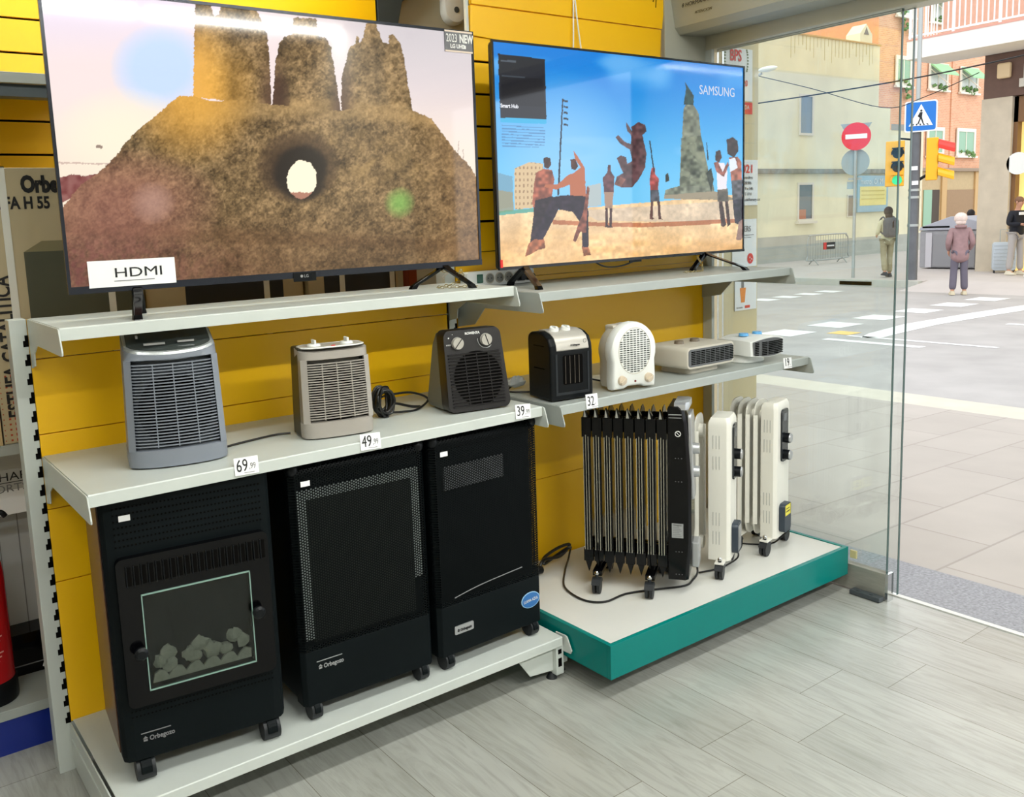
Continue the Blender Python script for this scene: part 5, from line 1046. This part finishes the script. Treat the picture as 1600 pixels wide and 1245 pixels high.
window(cb, 1.93, 2.66, 3.98, 5.22, -.01, wgl); window(cb, 1.9, 2.72, 1.36, 2.55, -.01, wgl2, sill=1); window(cb, 4.58, 4.98, 1.42, 2.14, -.01, mat('brown_window', (140, 126, 104), .4), th=.03)
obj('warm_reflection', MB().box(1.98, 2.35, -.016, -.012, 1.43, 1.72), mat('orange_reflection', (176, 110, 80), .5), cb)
obj('chimney', MB().box(5.3, 6.0, .1, .6, 6.95, 7.3).prism([(5.3, 7.3), (6.0, 7.3), (5.65, 7.62)], 'y', .1, .6), creamm, cb); obj('chimney_vent', MB().prism([(5.52, 7.28), (5.8, 7.28), (5.65, 7.5)], 'y', .09, .1), M['inkgrey'], cb)
sb = MB(); random.seed(8)
for k in range(24): x = 1.5+k*.19; sb.box(x, x+random.uniform(.015, .04), -.004, 0, 6.93-random.uniform(.15, .7), 6.94)
obj('roof_streaks', sb, mat('rain_streaks', (196, 184, 140), .9), cb); obj('capping', MB().box(-9, 6.35, -.04, .1, 6.95, 6.99), mat('capping_tile', (206, 170, 120), .8), cb)
obj('grey_niche', MB().box(7.1, 8.0, -.01, 0, 4.27, 4.47), mat('grey_flashing', (160, 160, 156), .7), cb)
# information board on the cream wall
o = thing('information_board', 'blue-grey public information board with pale yellow field on the cream wall', 'sign', (27.6, 14.25, 1.33))
ib = mat('board_blue', (142, 176, 190), .4); obj('board', MB().box(0, 1.84, 0, .05, 0, 1.2), ib, o, bevel=.01); obj('yellow_field', MB().box(.12, 1.72, -.006, 0, .22, .84), mat('board_yellow', (226, 212, 130), .5), o)
obj('field_lines', MB().box(.2, 1.6, -.01, -.006, .68, .72).box(.2, 1.6, -.01, -.006, .55, .58).box(.2, 1.6, -.01, -.006, .42, .45), mat('board_line', (200, 184, 100), .5), o); text('board_lettering', 'metro  O  M', .26, T(.12, -.012, .92) @ FRONT, mat('board_white', (214, 226, 226), .5), o)
# brick apartment building
bk = tile_mat('orange_brick', (224, 168, 132), (212, 152, 118), (218, 180, 150), .25, .075, .012, .85, noise=.08, nscale=2, map_rot=(PI/2, 0, 0))
bb = thing('brick_building', 'orange brick apartment block with green window awnings', 'building', (36.2, 18.64, -.3))
obj('facade', MB().box(0, 12, 0, 8, 3.35, 13), bk, bb); obj('side_wall', MB().box(-.05, 0, 0, 14, 0, 13), mat('orange_render', (230, 158, 114), .85, noise=.06), bb)
ms = mat('beige_stone', (186, 164, 124), .8, noise=.05); obj('ground_floor', MB().box(0, 12, -.08, 8, 0, 3.3), ms, bb); obj('cornice', MB().box(-.1, 12, -.25, 0, 3.28, 3.42), mat('cornice_grey', (150, 132, 112), .8), bb)
for xx in (3.35, 6.2, 9.55): obj('pilaster', MB().box(xx-.12, xx+.12, -.05, 0, 3.42, 13), bk, bb)
mint = mat('mint_shutter', (140, 178, 150), .5); ww = mat('white_window_wall', (228, 222, 206), .6); awn = mat('green_awning', (150, 204, 150), .6); leaf = mat('balcony_leaves', (96, 130, 70), .8, noise=.3, nscale=30)
for (x0, x1, z0, z1, aw) in ((1.25, 2.55, 6.85, 8.1, 0), (3.98, 5.66, 6.85, 8.0, 1), (6.75, 8.46, 6.85, 8.0, 1), (1.2, 2.6, 9.7, 10.9, 0), (3.98, 5.5, 3.96, 5.23, 0), (6.65, 8.42, 3.98, 5.25, 0), (3.98, 5.66, 9.7, 10.9, 1), (6.75, 8.46, 9.7, 10.9, 1)):
    w_ = window(bb, x0, x1, z0, z1, -.06, mint if x0 < 2 or z0 < 4 else mat('pale_pane', (200, 206, 200), .3), ww, sill=1, th=.16, mull=1)
    if aw: a_ = obj('awning', MB().prism([(-.06, z1), (-.6, z1-.52), (-.6, z1-.58), (-.06, z1-.1)], 'x', x0+.1, x1-.1), awn, bb); obj('awning_arm', MB().tube([(x0+.15, -.08, z1-.3), (x0+.9, -.55, z0+.15)], .025, sub=1), ww, a_)
    if z0 > 6 or x0 > 6:
        lf = MB(); 
        for q in range(14): lf.ball((random.uniform(x0+.2, x1-.2), -.15, z0+random.uniform(-.05 if x0 > 2 else -.7, .25)), (.09, .06, .07), 6, 4, .3)
        obj('window_plants', lf, leaf, bb, smooth=True)
obj('door', MB().box(3.8, 4.5, -.12, -.09, 0, 2.46), mint, bb); obj('door', MB().box(4.5, 5.2, -.10, -.085, 0, 2.46), mat('dark_doorway', (70, 58, 46), .7), bb); obj('roller_door', MB().box(5.85, 8.4, -.12, -.09, 0, 2.44), mat('brown_shutter', (150, 120, 84), .6, noise=.05), bb)
obj('door_post', MB().box(5.3, 5.75, -.16, -.08, 0, 3.3).box(8.4, 9.2, -.16, -.08, 0, 3.3), mat('ochre_post', (196, 162, 112), .8), bb); obj('drain_pipe', MB().cyl((9.5, -.2, 3.4), (9.5, -.2, 8.5), .07), mat('brown_pipe', (130, 90, 70), .6), bb)
# corner building with stone pillar, balcony above
cn = thing('corner_building', 'corner building with stone pillar, brown fascia and white railed balcony', 'building', (21.2, 7.49, -.1))
stone = mat('grey_beige_stone', (196, 184, 164), .85, noise=.1, nscale=3); obj('stone_pillar', MB().box(0, .6, -.65, 0, 0, 3.86), stone, cn, bevel=.01)
obj('fascia', MB().box(0, 6, -9, -.04, 3.86, 4.86), mat('brown_fascia', (96, 70, 58), .6, noise=.08), cn); obj('fascia', MB().box(-.04, 0, -9, -.04, 4.80, 4.88), M['slot'], cn)
obj('upper_wall', MB().box(.0, 8, -10, .95, 5.2, 12), mat('pink_brick_wall', (206, 160, 138), .85, noise=.05), cn)
obj('balcony_slab', MB().box(-1.3, .0, -10, 1.05, 4.8, 5.19), mat('balcony_white', (226, 222, 214), .7, noise=.03), cn)
obj('red_kerb', MB().box(-1.31, -1.2, -10, 1.06, 5.19, 5.23), mat('terracotta_line', (206, 150, 134), .7), cn)
rl = obj('railing', MB().box(-1.28, -1.24, -10, 1.03, 5.27, 5.31).box(-1.28, -1.24, -10, 1.03, 6.2, 6.25).box(-1.26, 0, .99, 1.03, 5.27, 5.31).box(-1.26, 0, .99, 1.03, 6.2, 6.25), M['paper'], cn)
bars = MB(); k = 0; y = 1.0
while y > -6:
    wd = .03 if k % 8 == 0 else .011; bars.box(-1.27, -1.25, y-wd, y+wd, 5.23 if wd > .02 else 5.3, 6.2); y -= .118; k += 1
for q in range(1, 10): bars.box(-1.26+q*.13-.009, -1.26+q*.13+.009, 1.0, 1.02, 5.3, 6.2)
obj('railing_bars', bars, M['paper'], rl)
obj('shop_interior', MB().box(.45, .5, -8, -.66, 0, 3.8), mat('lit_shop_window', (240, 214, 130), .5, emit=(255, 226, 140), estr=.55), cn)
obj('door_frame', MB().box(.1, .3, -.74, -.655, 0, 3.84).box(.1, .3, -3, -.655, 3.3, 3.84), mat('brown_door_frame', (120, 84, 48), .5), cn)
obj('wall_lamp', MB().box(-.12, 0, -.62, -.34, 4.25, 4.58), mat('cream_lamp_box', (214, 190, 150), .5), cn, bevel=.04); obj('small_camera', MB().box(-.08, 0, -.93, -.8, 4.02, 4.2).box(-.03, -.01, -.87, -.86, 4.2, 4.5), M['cream_plastic'], cn)
rs = obj('round_shop_sign', MB().cyl((.0, -.82, 2.4), (.05, -.82, 2.4), .24, n=24), M['white_plastic'], cn)
# street furniture
galv = mat('galvanised_steel', (168, 172, 170), .45, .4)
redp = mat('sign_red', (226, 30, 40), .35); whp = mat('sign_white', (240, 240, 238), .4)
def face_cam(x, y): return math.atan2(-.4225-x, -(-2.552-y))  # yaw that turns -y towards the shop
o = thing('no_entry_sign', 'round red no-entry sign on a thin grey pole with a grey disc below', 'traffic sign', (18.49, 8.86, -.08)); o.rotation_euler = (0, 0, R(-56))
obj('pole', MB().cyl((0, 0, 0), (0, 0, 3.38), .035, n=12), galv, o, smooth=True); s_ = obj('sign_disc', MB().cyl((0, -.05, 3.11), (0, -.07, 3.11), .30, n=36), redp, o); obj('white_bar', MB().box(-.22, .22, -.076, -.07, 3.06, 3.16), whp, s_)
obj('rear_disc', MB().cyl((0, .05, 2.56), (0, .065, 2.56), .29, n=36), mat('grey_sign_back', (158, 168, 168), .5), o); obj('rear_triangle', MB().prism([(-.32, 3.40), (.32, 3.40), (0, 2.84)][::-1], 'y', .05, .065), bpy.data.materials['grey_sign_back'], o)
obj('plate_bracket', MB().box(-.14, .14, .03, .06, 2.17, 2.22), galv, o); obj('small_box', MB().box(-.16, -.03, .04, .1, 1.98, 2.14), bpy.data.materials['grey_sign_back'], o)
o = thing('traffic_light_pole', 'dark pole carrying yellow traffic lights and a blue crossing sign', 'traffic light', (18.38, 7.46, -.08)); o.rotation_euler = (0, 0, R(-62))
dp = mat('dark_grey_pole', (92, 94, 98), .5, noise=.15, nscale=4); obj('pole', MB().cyl((0, 0, 0), (0, 0, 3.35), .11, .10, 18).cyl((0, 0, 3.35), (0, 0, 3.42), .10, .03, 18), dp, o, smooth=True)
[obj('steel_band', MB().cyl((0, 0, zb_), (0, 0, zb_+.05), .118, n=18), galv, o) for zb_ in (1.12, 1.7, 1.85)]; obj('paper_sticker', MB().box(-.07, .05, -.122, -.112, 2.28, 2.36).box(-.05, .07, -.122, -.112, 1.98, 2.06), M['paper'], o)
obj('slim_post', MB().cyl((.02, .0, 3.4), (.02, 0, 9), .045, n=10), galv, o)
yl = mat('signal_yellow', (240, 172, 20), .4)
sg = obj('signal_head', MB().box(-.56, -.20, -.10, .14, 1.97, 2.90), yl, o, bevel=.015)
for k, (zc, mt) in enumerate(((2.64, M['black']), (2.36, M['black']), (2.10, mat('green_signal', (20, 160, 110), .4, emit=(30, 220, 150), estr=.8)))):
    obj('lens', MB().cyl((-.33, -.10, zc), (-.33, -.108, zc), .10, n=18), mt, sg); obj('visor', MB().tube([(-.33+.11*math.cos(R(a)), -.15, zc+.11*math.sin(R(a))) for a in range(-10, 191, 20)], .02, 6, 1).box(-.44, -.22, -.2, -.102, zc+.10, zc+.12), M['black'] if k < 2 else yl, sg)
sg = obj('signal_head', MB().box(.20, .42, -.10, .14, 2.06, 2.92), yl, o, bevel=.015)
redl = mat('red_signal', (230, 40, 30), .4, emit=(255, 50, 40), estr=.8)
for k, zc in enumerate((2.76, 2.48, 2.20)):
    m = MB(); n = 9
    a_ = [[(.42+dx, -.02+(.12-dx*.05)*math.cos(R(200-k2*27.5)), zc+(.12)*math.sin(R(200-k2*27.5))-dx*.35) for k2 in range(n)] for dx in (0, .30)]
    vs_ = a_[0]+a_[1]; m.add(vs_, [(i, i+1, n+i+1, n+i) for i in range(n-1)]); h_ = obj('visor', m, yl if k else redl, sg); sl_ = h_.modifiers.new('thickness', 'SOLIDIFY'); sl_.thickness = .012
    obj('lens', MB().cyl((.42, -.02, zc), (.428, -.02, zc), .10, n=18), redl if k == 0 else mat('dull_lens', (120, 90, 30), .3), sg)
obj('signal_arm', MB().tube([(.0, 0, 2.02), (.2, 0, 2.16), (.3, .02, 2.2)], .03).tube([(.0, 0, 2.9), (-.3, 0, 2.95)], .02, sub=1), M['black'], o)
bs_ = obj('crossing_sign', MB().prism(rrect(.60, .62, .05, 4, .08, 3.36), 'y', -.15, -.13), whp, o); sb_ = mat('sign_blue', (0, 106, 190), .35)
obj('blue_field', MB().prism(rrect(.55, .57, .04, 4, .08, 3.36), 'y', -.156, -.15), sb_, bs_); obj('white_triangle', MB().prism([(-.14, 3.17), (.08, 3.60), (.30, 3.17)], 'y', -.162, -.156), whp, bs_)
pg = MB().cyl((.085, -.163, 3.47), (.085, -.168, 3.47), .022, n=10).prism([(.06, 3.44), (.11, 3.44), (.10, 3.34), (.135, 3.22), (.115, 3.21), (.08, 3.31), (.04, 3.20), (.02, 3.21), (.06, 3.33), (.03, 3.38), (.02, 3.36)], 'y', -.168, -.163)
for k in range(5): pg.prism([(-.08+k*.07, 3.18), (-.05+k*.07, 3.18), (-.045+k*.06, 3.215), (-.06+k*.06, 3.215)], 'y', -.168, -.163)
obj('walking_symbol', pg, M['ink'], bs_)
# container
o = thing('recycling_container', 'large grey street container with sloping lid behind the old woman', 'container', (21.8, 7.62, -.08))
gc = mat('container_grey', (150, 150, 154), .5, noise=.05)
obj('body', MB().box(0, 1.3, 0, 1.48, .03, .93), gc, o, bevel=.02); obj('lid', MB().prism([(1.5, .94), (1.46, 1.02), (.75, 1.26), (.55, 1.26), (.0, 1.10), (-.02, .94)][::-1], 'x', -.04, 1.34), mat('lid_lilac_grey', (168, 170, 182), .45), o, bevel=.015)
obj('door_panel', MB().box(-.02, 0, .15, 1.15, .05, .84), mat('container_panel', (138, 138, 142), .5), o, bevel=.01); obj('side_post', MB().box(-.03, 0, 1.17, 1.32, .04, .88), mat('pale_post', (190, 188, 194), .5), o); obj('slot_handle', MB().box(-.05, -.03, .75, 1.4, 1.0, 1.04), M['slot'], o)
# crowd barrier
o = thing('crowd_barrier', 'grey tubular crowd barrier with a small black and red plate', 'barrier', (22.22, 12.5, -.08)); 
fr_ = [(0, 0, .25), (0, 0, .68), (.08, 0, .8), (.2, 0, .84), (1.75, 0, .84), (1.9, 0, .8), (2.0, 0, .68), (2.0, 0, .25), (1.9, 0, .14), (.1, 0, .14)]
obj('frame', MB().tube(fr_, .022, 8, 3, close=True), galv, o, smooth=True); rb = MB()
for k in range(15): rb.cyl((.13+k*.124, 0, .15), (.13+k*.124, 0, .83), .007, n=6)
obj('barrier_rods', rb, galv, o); pt_ = obj('plate', MB().box(.72, 1.3, -.03, -.02, .42, .62), M['ink'], o); obj('plate_mark', MB().box(.72, .86, -.036, -.03, .42, .62), M['red'], pt_); obj('plate_line', MB().box(.9, 1.24, -.036, -.03, .50, .54), M['paper'], pt_)
for x in (.3, 1.7): obj('foot', MB().tube([(x-.12, -.22, .02), (x, 0, .16), (x+.12, .22, .02)], .018, 6, 2), galv, o)
# street lamp head and wires
o = thing('street_lamp', 'white street lamp head on a tall grey mast above the cream wall', 'street lamp', (16.0, 9.75, -.08))
obj('mast', MB().cyl((0, 0, 0), (0, 0, 4.3), .05, .04, 12).tube([(0, 0, 4.3), (0, -.1, 4.36), (0, -.25, 4.4)], .03), galv, o, smooth=True); obj('lamp_head', MB().ball((.0, -.40, 4.47), (.10, .23, .055), 14, 8), M['white_plastic'], o, smooth=True)
cable('overhead_wire', 'thick dark wire crossing the street from low left to upper right', [(17, 10.6, 3.87), (17, 8.6, 3.86), (17, 6.8, 3.88), (17, 5.4, 3.94), (17, 4.6, 4.0)], .014)
cable('overhead_wire', 'thinner wire sagging down to the right across the cream wall', [(17, 10.6, 4.55), (17, 9, 4.0), (17, 7.4, 3.41), (17, 6.6, 3.5), (17, 5.6, 3.8)], .008)
# suitcase
o = thing('suitcase', 'pale silver blue upright travel suitcase beside the stone pillar', 'suitcase', (20.9, 6.74, -.08)); o.rotation_euler = (0, 0, R(-62))
sc_ = mat('silver_blue_shell', (184, 194, 202), .35); m = MB(); 
obj('shell', MB().loft([[(x, y*k, z) for x, z in rrect(.46*k, .62*k, .06, 5, 0, .37)] for y, k in ((-.14, .94), (-.12, 1), (.12, 1), (.14, .94))]), sc_, o, smooth=True)
for k in range(7): m.box(-.21, .21, -.137, -.134, .12+k*.08, .125+k*.08)
obj('shell_ribs', m, galv, o); obj('side_handle', MB().box(.155, .185, -.145, -.135, .3, .48), M['black'], o); obj('pull_handle', MB().tube([(-.08, .08, .68), (-.08, .08, .95), (.08, .08, .95), (.08, .08, .68)], .012, 6, 1), galv, o)
for x in (-.18, .18): 
    for y in (-.09, .09): obj('wheel', MB().cyl((x-.012, y, .03), (x+.012, y, .03), .03, n=12), M['rubber'], o)
# ---------------------------------------------------------------- people
def skin_obj(name, J, E_, material, parent, sub=2):
    names = list(J); me = bpy.data.meshes.new(name); me.from_pydata([J[n][:3] for n in names], [(names.index(a), names.index(b)) for a, b in E_], [])
    o = bpy.data.objects.new(name, me); C.objects.link(o); md = o.modifiers.new('skin', 'SKIN'); md.use_smooth_shade = True; md.branch_smoothing = .3
    bpy.context.view_layer.objects.active = o; o.select_set(True)
    if not me.skin_vertices:
        bpy.ops.object.modifier_remove(modifier='skin'); bpy.ops.object.modifier_add(type='SKIN'); o.modifiers[-1].use_smooth_shade = True
    o.select_set(False)
    for i, n in enumerate(names):
        r_ = J[n][3]; me.skin_vertices[0].data[i].radius = r_ if isinstance(r_, tuple) else (r_, r_)
    me.skin_vertices[0].data[0].use_root = True
    s_ = o.modifiers.new('smooth', 'SUBSURF'); s_.levels = s_.render_levels = sub
    me.materials.append(material); o.parent = parent; return o
def person(label, x, y, z, rz, H, armL, armR, legL, legR, top, bottom, shoe, hair, skinm, topR=1.0, head=(0, 0, 0), lean=0, coat=None, fingers=True, baggy=1.0):
    """facing -y; arm/leg = (elbow/knee, wrist/ankle) in body units for a 1.70 m figure"""
    k = H/1.70; t = thing('person', label, 'person', (x, y, z), rz); 
    def q(p, r_): r2 = tuple(a*k for a in r_) if isinstance(r_, tuple) else r_*k; return (p[0]*k, p[1]*k, p[2]*k, r2)
    L_ = lean
    J = {'pelvis': q((0, 0, .94), (.13, .10)), 'waist': q((0, -.01-L_*.3, 1.08), (.115, .09)), 'chest': q((0, -.01-L_, 1.27), (.14, .105)), 'neckbase': q((0, .0-L_*1.4, 1.41), (.06, .06)), 'neck': q((head[0]*.4, head[1]*.4-L_*1.5, 1.475), .052), 'jaw': q((head[0]*.8, head[1]*.8-L_*1.6-.015, 1.54), (.062, .07)), 'head': q((head[0], head[1]-L_*1.6, 1.60), (.077, .092)), 'crown': q((head[0], head[1]+.005-L_*1.6, 1.665), (.055, .062))}
    E_ = [('pelvis', 'waist'), ('waist', 'chest'), ('chest', 'neckbase'), ('neckbase', 'neck'), ('neck', 'jaw'), ('jaw', 'head'), ('head', 'crown')]
    for s, arm in ((1, armL), (-1, armR)):
        n = 'l' if s > 0 else 'r'
        J['sh'+n] = q((s*.165, -L_, 1.37), .052); J['el'+n] = q((s*arm[0][0], arm[0][1], arm[0][2]), .04); J['wr'+n] = q((s*arm[1][0], arm[1][1], arm[1][2]), .026)
        E_ += [('chest', 'sh'+n), ('sh'+n, 'el'+n), ('el'+n, 'wr'+n)]
        w_ = Vector(arm[1]); d = (w_-Vector(arm[0])).normalized(); w_ = Vector((s*w_.x, w_.y, w_.z)); d = Vector((s*d.x, d.y, d.z)); side_ = d.cross(Vector((1, 0, 0))).normalized()
        pm = w_+d*.075; J['pm'+n] = q(pm, (.034, .018)); E_.append(('wr'+n, 'pm'+n))
        if fingers:
            for i, (o_, ln) in enumerate(((-.027, .062), (-.009, .072), (.009, .068), (.027, .052))):
                f1 = pm+side_*o_+d*ln*.5; f2 = pm+side_*o_*1.05+d*ln+Vector((-s*.015, 0, 0)); J[f'f{i}a'+n] = q(f1, .0095); J[f'f{i}b'+n] = q(f2, .008); E_ += [('pm'+n, f'f{i}a'+n), (f'f{i}a'+n, f'f{i}b'+n)]
            tb_ = w_+d*.045-side_*.045; J['tb'+n] = q(tb_, .010); E_.append(('wr'+n, 'tb'+n))
    for s, leg in ((1, legL), (-1, legR)):
        n = 'l' if s > 0 else 'r'; J['hip'+n] = q((s*.085, 0, .88), .088); J['kn'+n] = q((s*leg[0][0], leg[0][1], leg[0][2]), .056); J['an'+n] = q((s*leg[1][0], leg[1][1], leg[1][2]), .04); J['toe'+n] = q((s*leg[1][0], leg[1][1]-.12, max(.03, leg[1][2]-.05)), (.035, .025))
        E_ += [('pelvis', 'hip'+n), ('hip'+n, 'kn'+n), ('kn'+n, 'an'+n), ('an'+n, 'toe'+n)]
    skin_obj('body', J, E_, skinm, t)
    def sub_(ns, grow, extra=None):
        JJ = {a: (*J[a][:3], tuple(c*grow for c in J[a][3]) if isinstance(J[a][3], tuple) else J[a][3]*grow) for a in ns}
        if extra: JJ.update(extra)
        return JJ, [(a, b) for a, b in E_ if a in JJ and b in JJ]
    hem = {}
    JJ, EE = sub_(['chest', 'waist', 'pelvis', 'neckbase', 'shl', 'shr', 'ell', 'elr'], 1.24*topR)
    for n, arm, s in (('l', armL, 1), ('r', armR, -1)):
        e, w_ = Vector(J['el'+n][:3]), Vector(J['wr'+n][:3]); c_ = e.lerp(w_, .93); JJ['cf'+n] = (*c_, .040*k*topR); EE.append(('el'+n, 'cf'+n))
    if coat: JJ['pelvis'] = q((0, .0, .92), (.15*topR, .125*topR)); JJ['hem'] = q((0, .0, coat), (.175*topR, .15*topR)); EE.append(('pelvis', 'hem'))
    else: JJ['hem'] = q((0, 0, .87), (.15*topR, .12*topR)); EE.append(('pelvis', 'hem'))
    skin_obj('jacket', JJ, EE, top, t)
    JJ, EE = sub_(['pelvis', 'hipl', 'hipr', 'knl', 'knr'], 1.12*baggy)
    for n_, g_ in (('pelvis', 1.04), ('hipl', 1.06), ('hipr', 1.06)): JJ[n_] = (*J[n_][:3], tuple(c*g_ for c in J[n_][3]) if isinstance(J[n_][3], tuple) else J[n_][3]*g_)
    for n in 'lr':
        e, w_ = Vector(J['kn'+n][:3]), Vector(J['an'+n][:3]); c_ = e.lerp(w_, .96); JJ['cu'+n] = (*c_, .062*k*baggy); EE.append(('kn'+n, 'cu'+n))
    skin_obj('trousers', JJ, EE, bottom, t)
    for n in 'lr':
        a = Vector(J['an'+n][:3]); z_ = a.z-.075*k
        obj('shoe', MB().loft([[(a.x+px*.044*k, a.y+py*k, z_+pz*k+(py+.0)*0) for px, py in [(-1, .05), (-.75, .075), (.75, .075), (1, .05), (1.05, -.1), (.7, -.18), (-.7, -.18), (-1.05, -.1)]] for pz in (0, .03)]+[[(a.x+px*.036*k, a.y+py*k*.8, z_+pz*k) for px, py in [(-1, .05), (-.75, .07), (.75, .07), (1, .05), (1, -.04), (.7, -.1), (-.7, -.1), (-1, -.04)]] for pz in (.06, .085)]), shoe, t, smooth=True)
    hx, hy, hz = J['head'][:3]
    if skinm:
        obj('face_features', MB().ball((hx-.03*k, hy-.088*k, hz), (.009*k, .006*k, .006*k), 8, 5).ball((hx+.03*k, hy-.088*k, hz), (.009*k, .006*k, .006*k), 8, 5).box(hx-.022*k, hx+.022*k, hy-.093*k, hy-.085*k, hz-.058*k, hz-.052*k), M['ink'], t)
        obj('nose_and_ears', MB().ball((hx, hy-.098*k, hz-.02*k), (.012*k, .018*k, .02*k), 8, 5).ball((hx-.08*k, hy, hz-.01*k), (.01*k, .02*k, .03*k), 8, 5).ball((hx+.08*k, hy, hz-.01*k), (.01*k, .02*k, .03*k), 8, 5), skinm, t, smooth=True)
    return t, J, k
sk1 = mat('skin_tone', (196, 144, 118), .6)
ang = R(-47)
# woman with backpack walking away, seen from behind
t, J, k = person('dark-haired person in a pale jacket walking away on the far pavement', 18.9, 8.31, -.08, R(-38)+PI, 1.53, ((.21, -.04, 1.12), (.17, -.2, 1.05)), ((.22, -.02, 1.12), (.2, -.12, .93)), ((.09, .02, .50), (.10, .16, .13)), ((.09, -.05, .50), (.09, -.04, .085)), mat('pale_olive_jacket', (206, 200, 168), .8, noise=.06), mat('khaki_trousers', (160, 148, 118), .8, noise=.05), mat('dark_shoes', (62, 62, 66), .6), None, sk1, 1.06, coat=.80, baggy=1.12)
hx, hy, hz = J['head'][:3]; hairm = mat('dark_hair', (46, 42, 44), .7, noise=.1)
obj('hair', MB().ball((hx, hy+.025*k, hz+.015*k), (.105*k, .105*k, .12*k), 14, 10).ball((hx, hy+.06*k, hz-.09*k), (.09*k, .06*k, .10*k), 12, 8), hairm, t, smooth=True)
bp = thing('backpack', 'dark grey backpack worn by the walking person', 'backpack', (18.9, 8.31, -.08), R(-38)+PI); gb_ = mat('slate_backpack', (74, 82, 92), .7, noise=.1)
obj('bag', MB().loft([[(x*.92, y, z) for x, z in rrect(.33*q_, .44*q_, .1, 5, 0, 1.10)] for y, q_ in ((.10, .95), (.14, 1), (.22, .98), (.27, .8), (.285, .5))]), gb_, bp, smooth=True)
obj('front_pocket', MB().loft([[(x*.92, y, z) for x, z in rrect(.22*q_, .18*q_, .05, 4, 0, 1.01)] for y, q_ in ((.25, 1), (.295, .9))]), gb_, bp, smooth=True)
for s in (-1, 1): obj('shoulder_strap', MB().tube([(s*.1, .12, 1.27), (s*.11, .02, 1.33), (s*.12, -.12, 1.25), (s*.14, -.1, 1.05), (s*.12, .10, .95)], .018), gb_, bp)
# old woman
t, J, k = person('white-haired person in a mauve brown quilted coat seen from behind on the road', 16.86, 5.75, -.22, R(-52)+PI, 1.50, ((.235, .03, 1.10), (.19, -.13, .93)), ((.235, .03, 1.10), (.19, -.13, .93)), ((.10, -.02, .50), (.125, .03, .085)), ((.09, .0, .50), (.11, .0, .085)), mat('mauve_brown_coat', (142, 112, 112), .75, noise=.12, nscale=14), mat('dark_mauve_trousers', (98, 92, 104), .8, noise=.05), mat('beige_shoes', (196, 184, 156), .6), None, sk1, 1.24, coat=.66, lean=.04, baggy=1.22)
hx, hy, hz = J['head'][:3]; wh = mat('white_hair', (214, 194, 184), .8, noise=.1, nscale=40)
obj('hair', MB().ball((hx, hy+.02*k, hz+.02*k), (.125*k, .13*k, .115*k), 16, 10, .05).ball((hx, hy+.05*k, hz-.07*k), (.105*k, .08*k, .07*k), 14, 8, .05), wh, t, smooth=True)
col_ = mat('mauve_seam', (118, 92, 94), .8)
obj('coat_collar', MB().tube([(.09*k*math.cos(R(a)), .0+.10*k*math.sin(R(a)), 1.445*k) for a in range(0, 360, 30)], .028*k, 8, 2, close=True), bpy.data.materials['mauve_brown_coat'], t, smooth=True)
# man in black hoodie
t, J, k = person('person in a black hoodie and pale trousers looking down by the suitcase', 20.35, 6.27, -.08, R(-20), 1.64, ((.24, .0, 1.12), (.10, -.22, 1.16)), ((.24, .0, 1.12), (.10, -.24, 1.12)), ((.10, -.03, .50), (.13, -.01, .085)), ((.10, .02, .50), (.12, .05, .085)), mat('black_hoodie', (22, 24, 34), .8), mat('pale_grey_trousers', (176, 170, 166), .8), mat('cream_shoes', (220, 212, 190), .6), None, sk1, 1.14, head=(0, -.05, -.01), coat=.86, baggy=1.15)
hx, hy, hz = J['head'][:3]; obj('hair', MB().ball((hx, hy+.015*k, hz+.035*k), (.088*k, .098*k, .085*k), 14, 8), mat('brown_hair', (120, 84, 62), .7), t, smooth=True)
obj('chest_print', MB().box(-.09, .09, -.155, -.12, 1.27, 1.33), M['paper'], t)
t, J, k = person('person in dark coat with a red item at the right edge of the picture', 19.95, 5.76, -.08, R(10), 1.66, ((.24, .0, 1.12), (.16, -.2, 1.0)), ((.24, .0, 1.12), (.2, -.2, 1.0)), ((.10, -.03, .50), (.13, -.01, .085)), ((.10, .02, .50), (.12, .05, .085)), mat('navy_coat', (38, 44, 62), .8), mat('navy_trousers', (46, 52, 72), .8), mat('white_trainers', (232, 230, 228), .5), None, sk1, 1.15, coat=.60)
hx, hy, hz = J['head'][:3]; obj('hair', MB().ball((hx, hy+.015*k, hz+.03*k), (.095*k, .11*k, .11*k), 14, 8), hairm, t, smooth=True); obj('red_glove', MB().ball((-.2, -.27, .90), (.06, .06, .07), 10, 7, .1), M['red'], t, smooth=True)
t, J, k = person('person with dark hair mostly hidden behind the grey container', 23.9, 8.88, -.08, R(20), 1.36, ((.22, .0, 1.1), (.2, -.05, .88)), ((.22, .0, 1.1), (.2, -.05, .88)), ((.10, 0, .50), (.10, 0, .085)), ((.10, 0, .50), (.10, 0, .085)), mat('tan_coat', (120, 96, 70), .8), mat('black_trousers', (40, 40, 44), .8), mat('black_shoes', (30, 30, 34), .6), None, sk1, 1.1, fingers=False)
hx, hy, hz = J['head'][:3]; obj('hair', MB().ball((hx, hy+.015*k, hz+.035*k), (.12*k, .12*k, .12*k), 14, 8, .06), hairm, t, smooth=True)
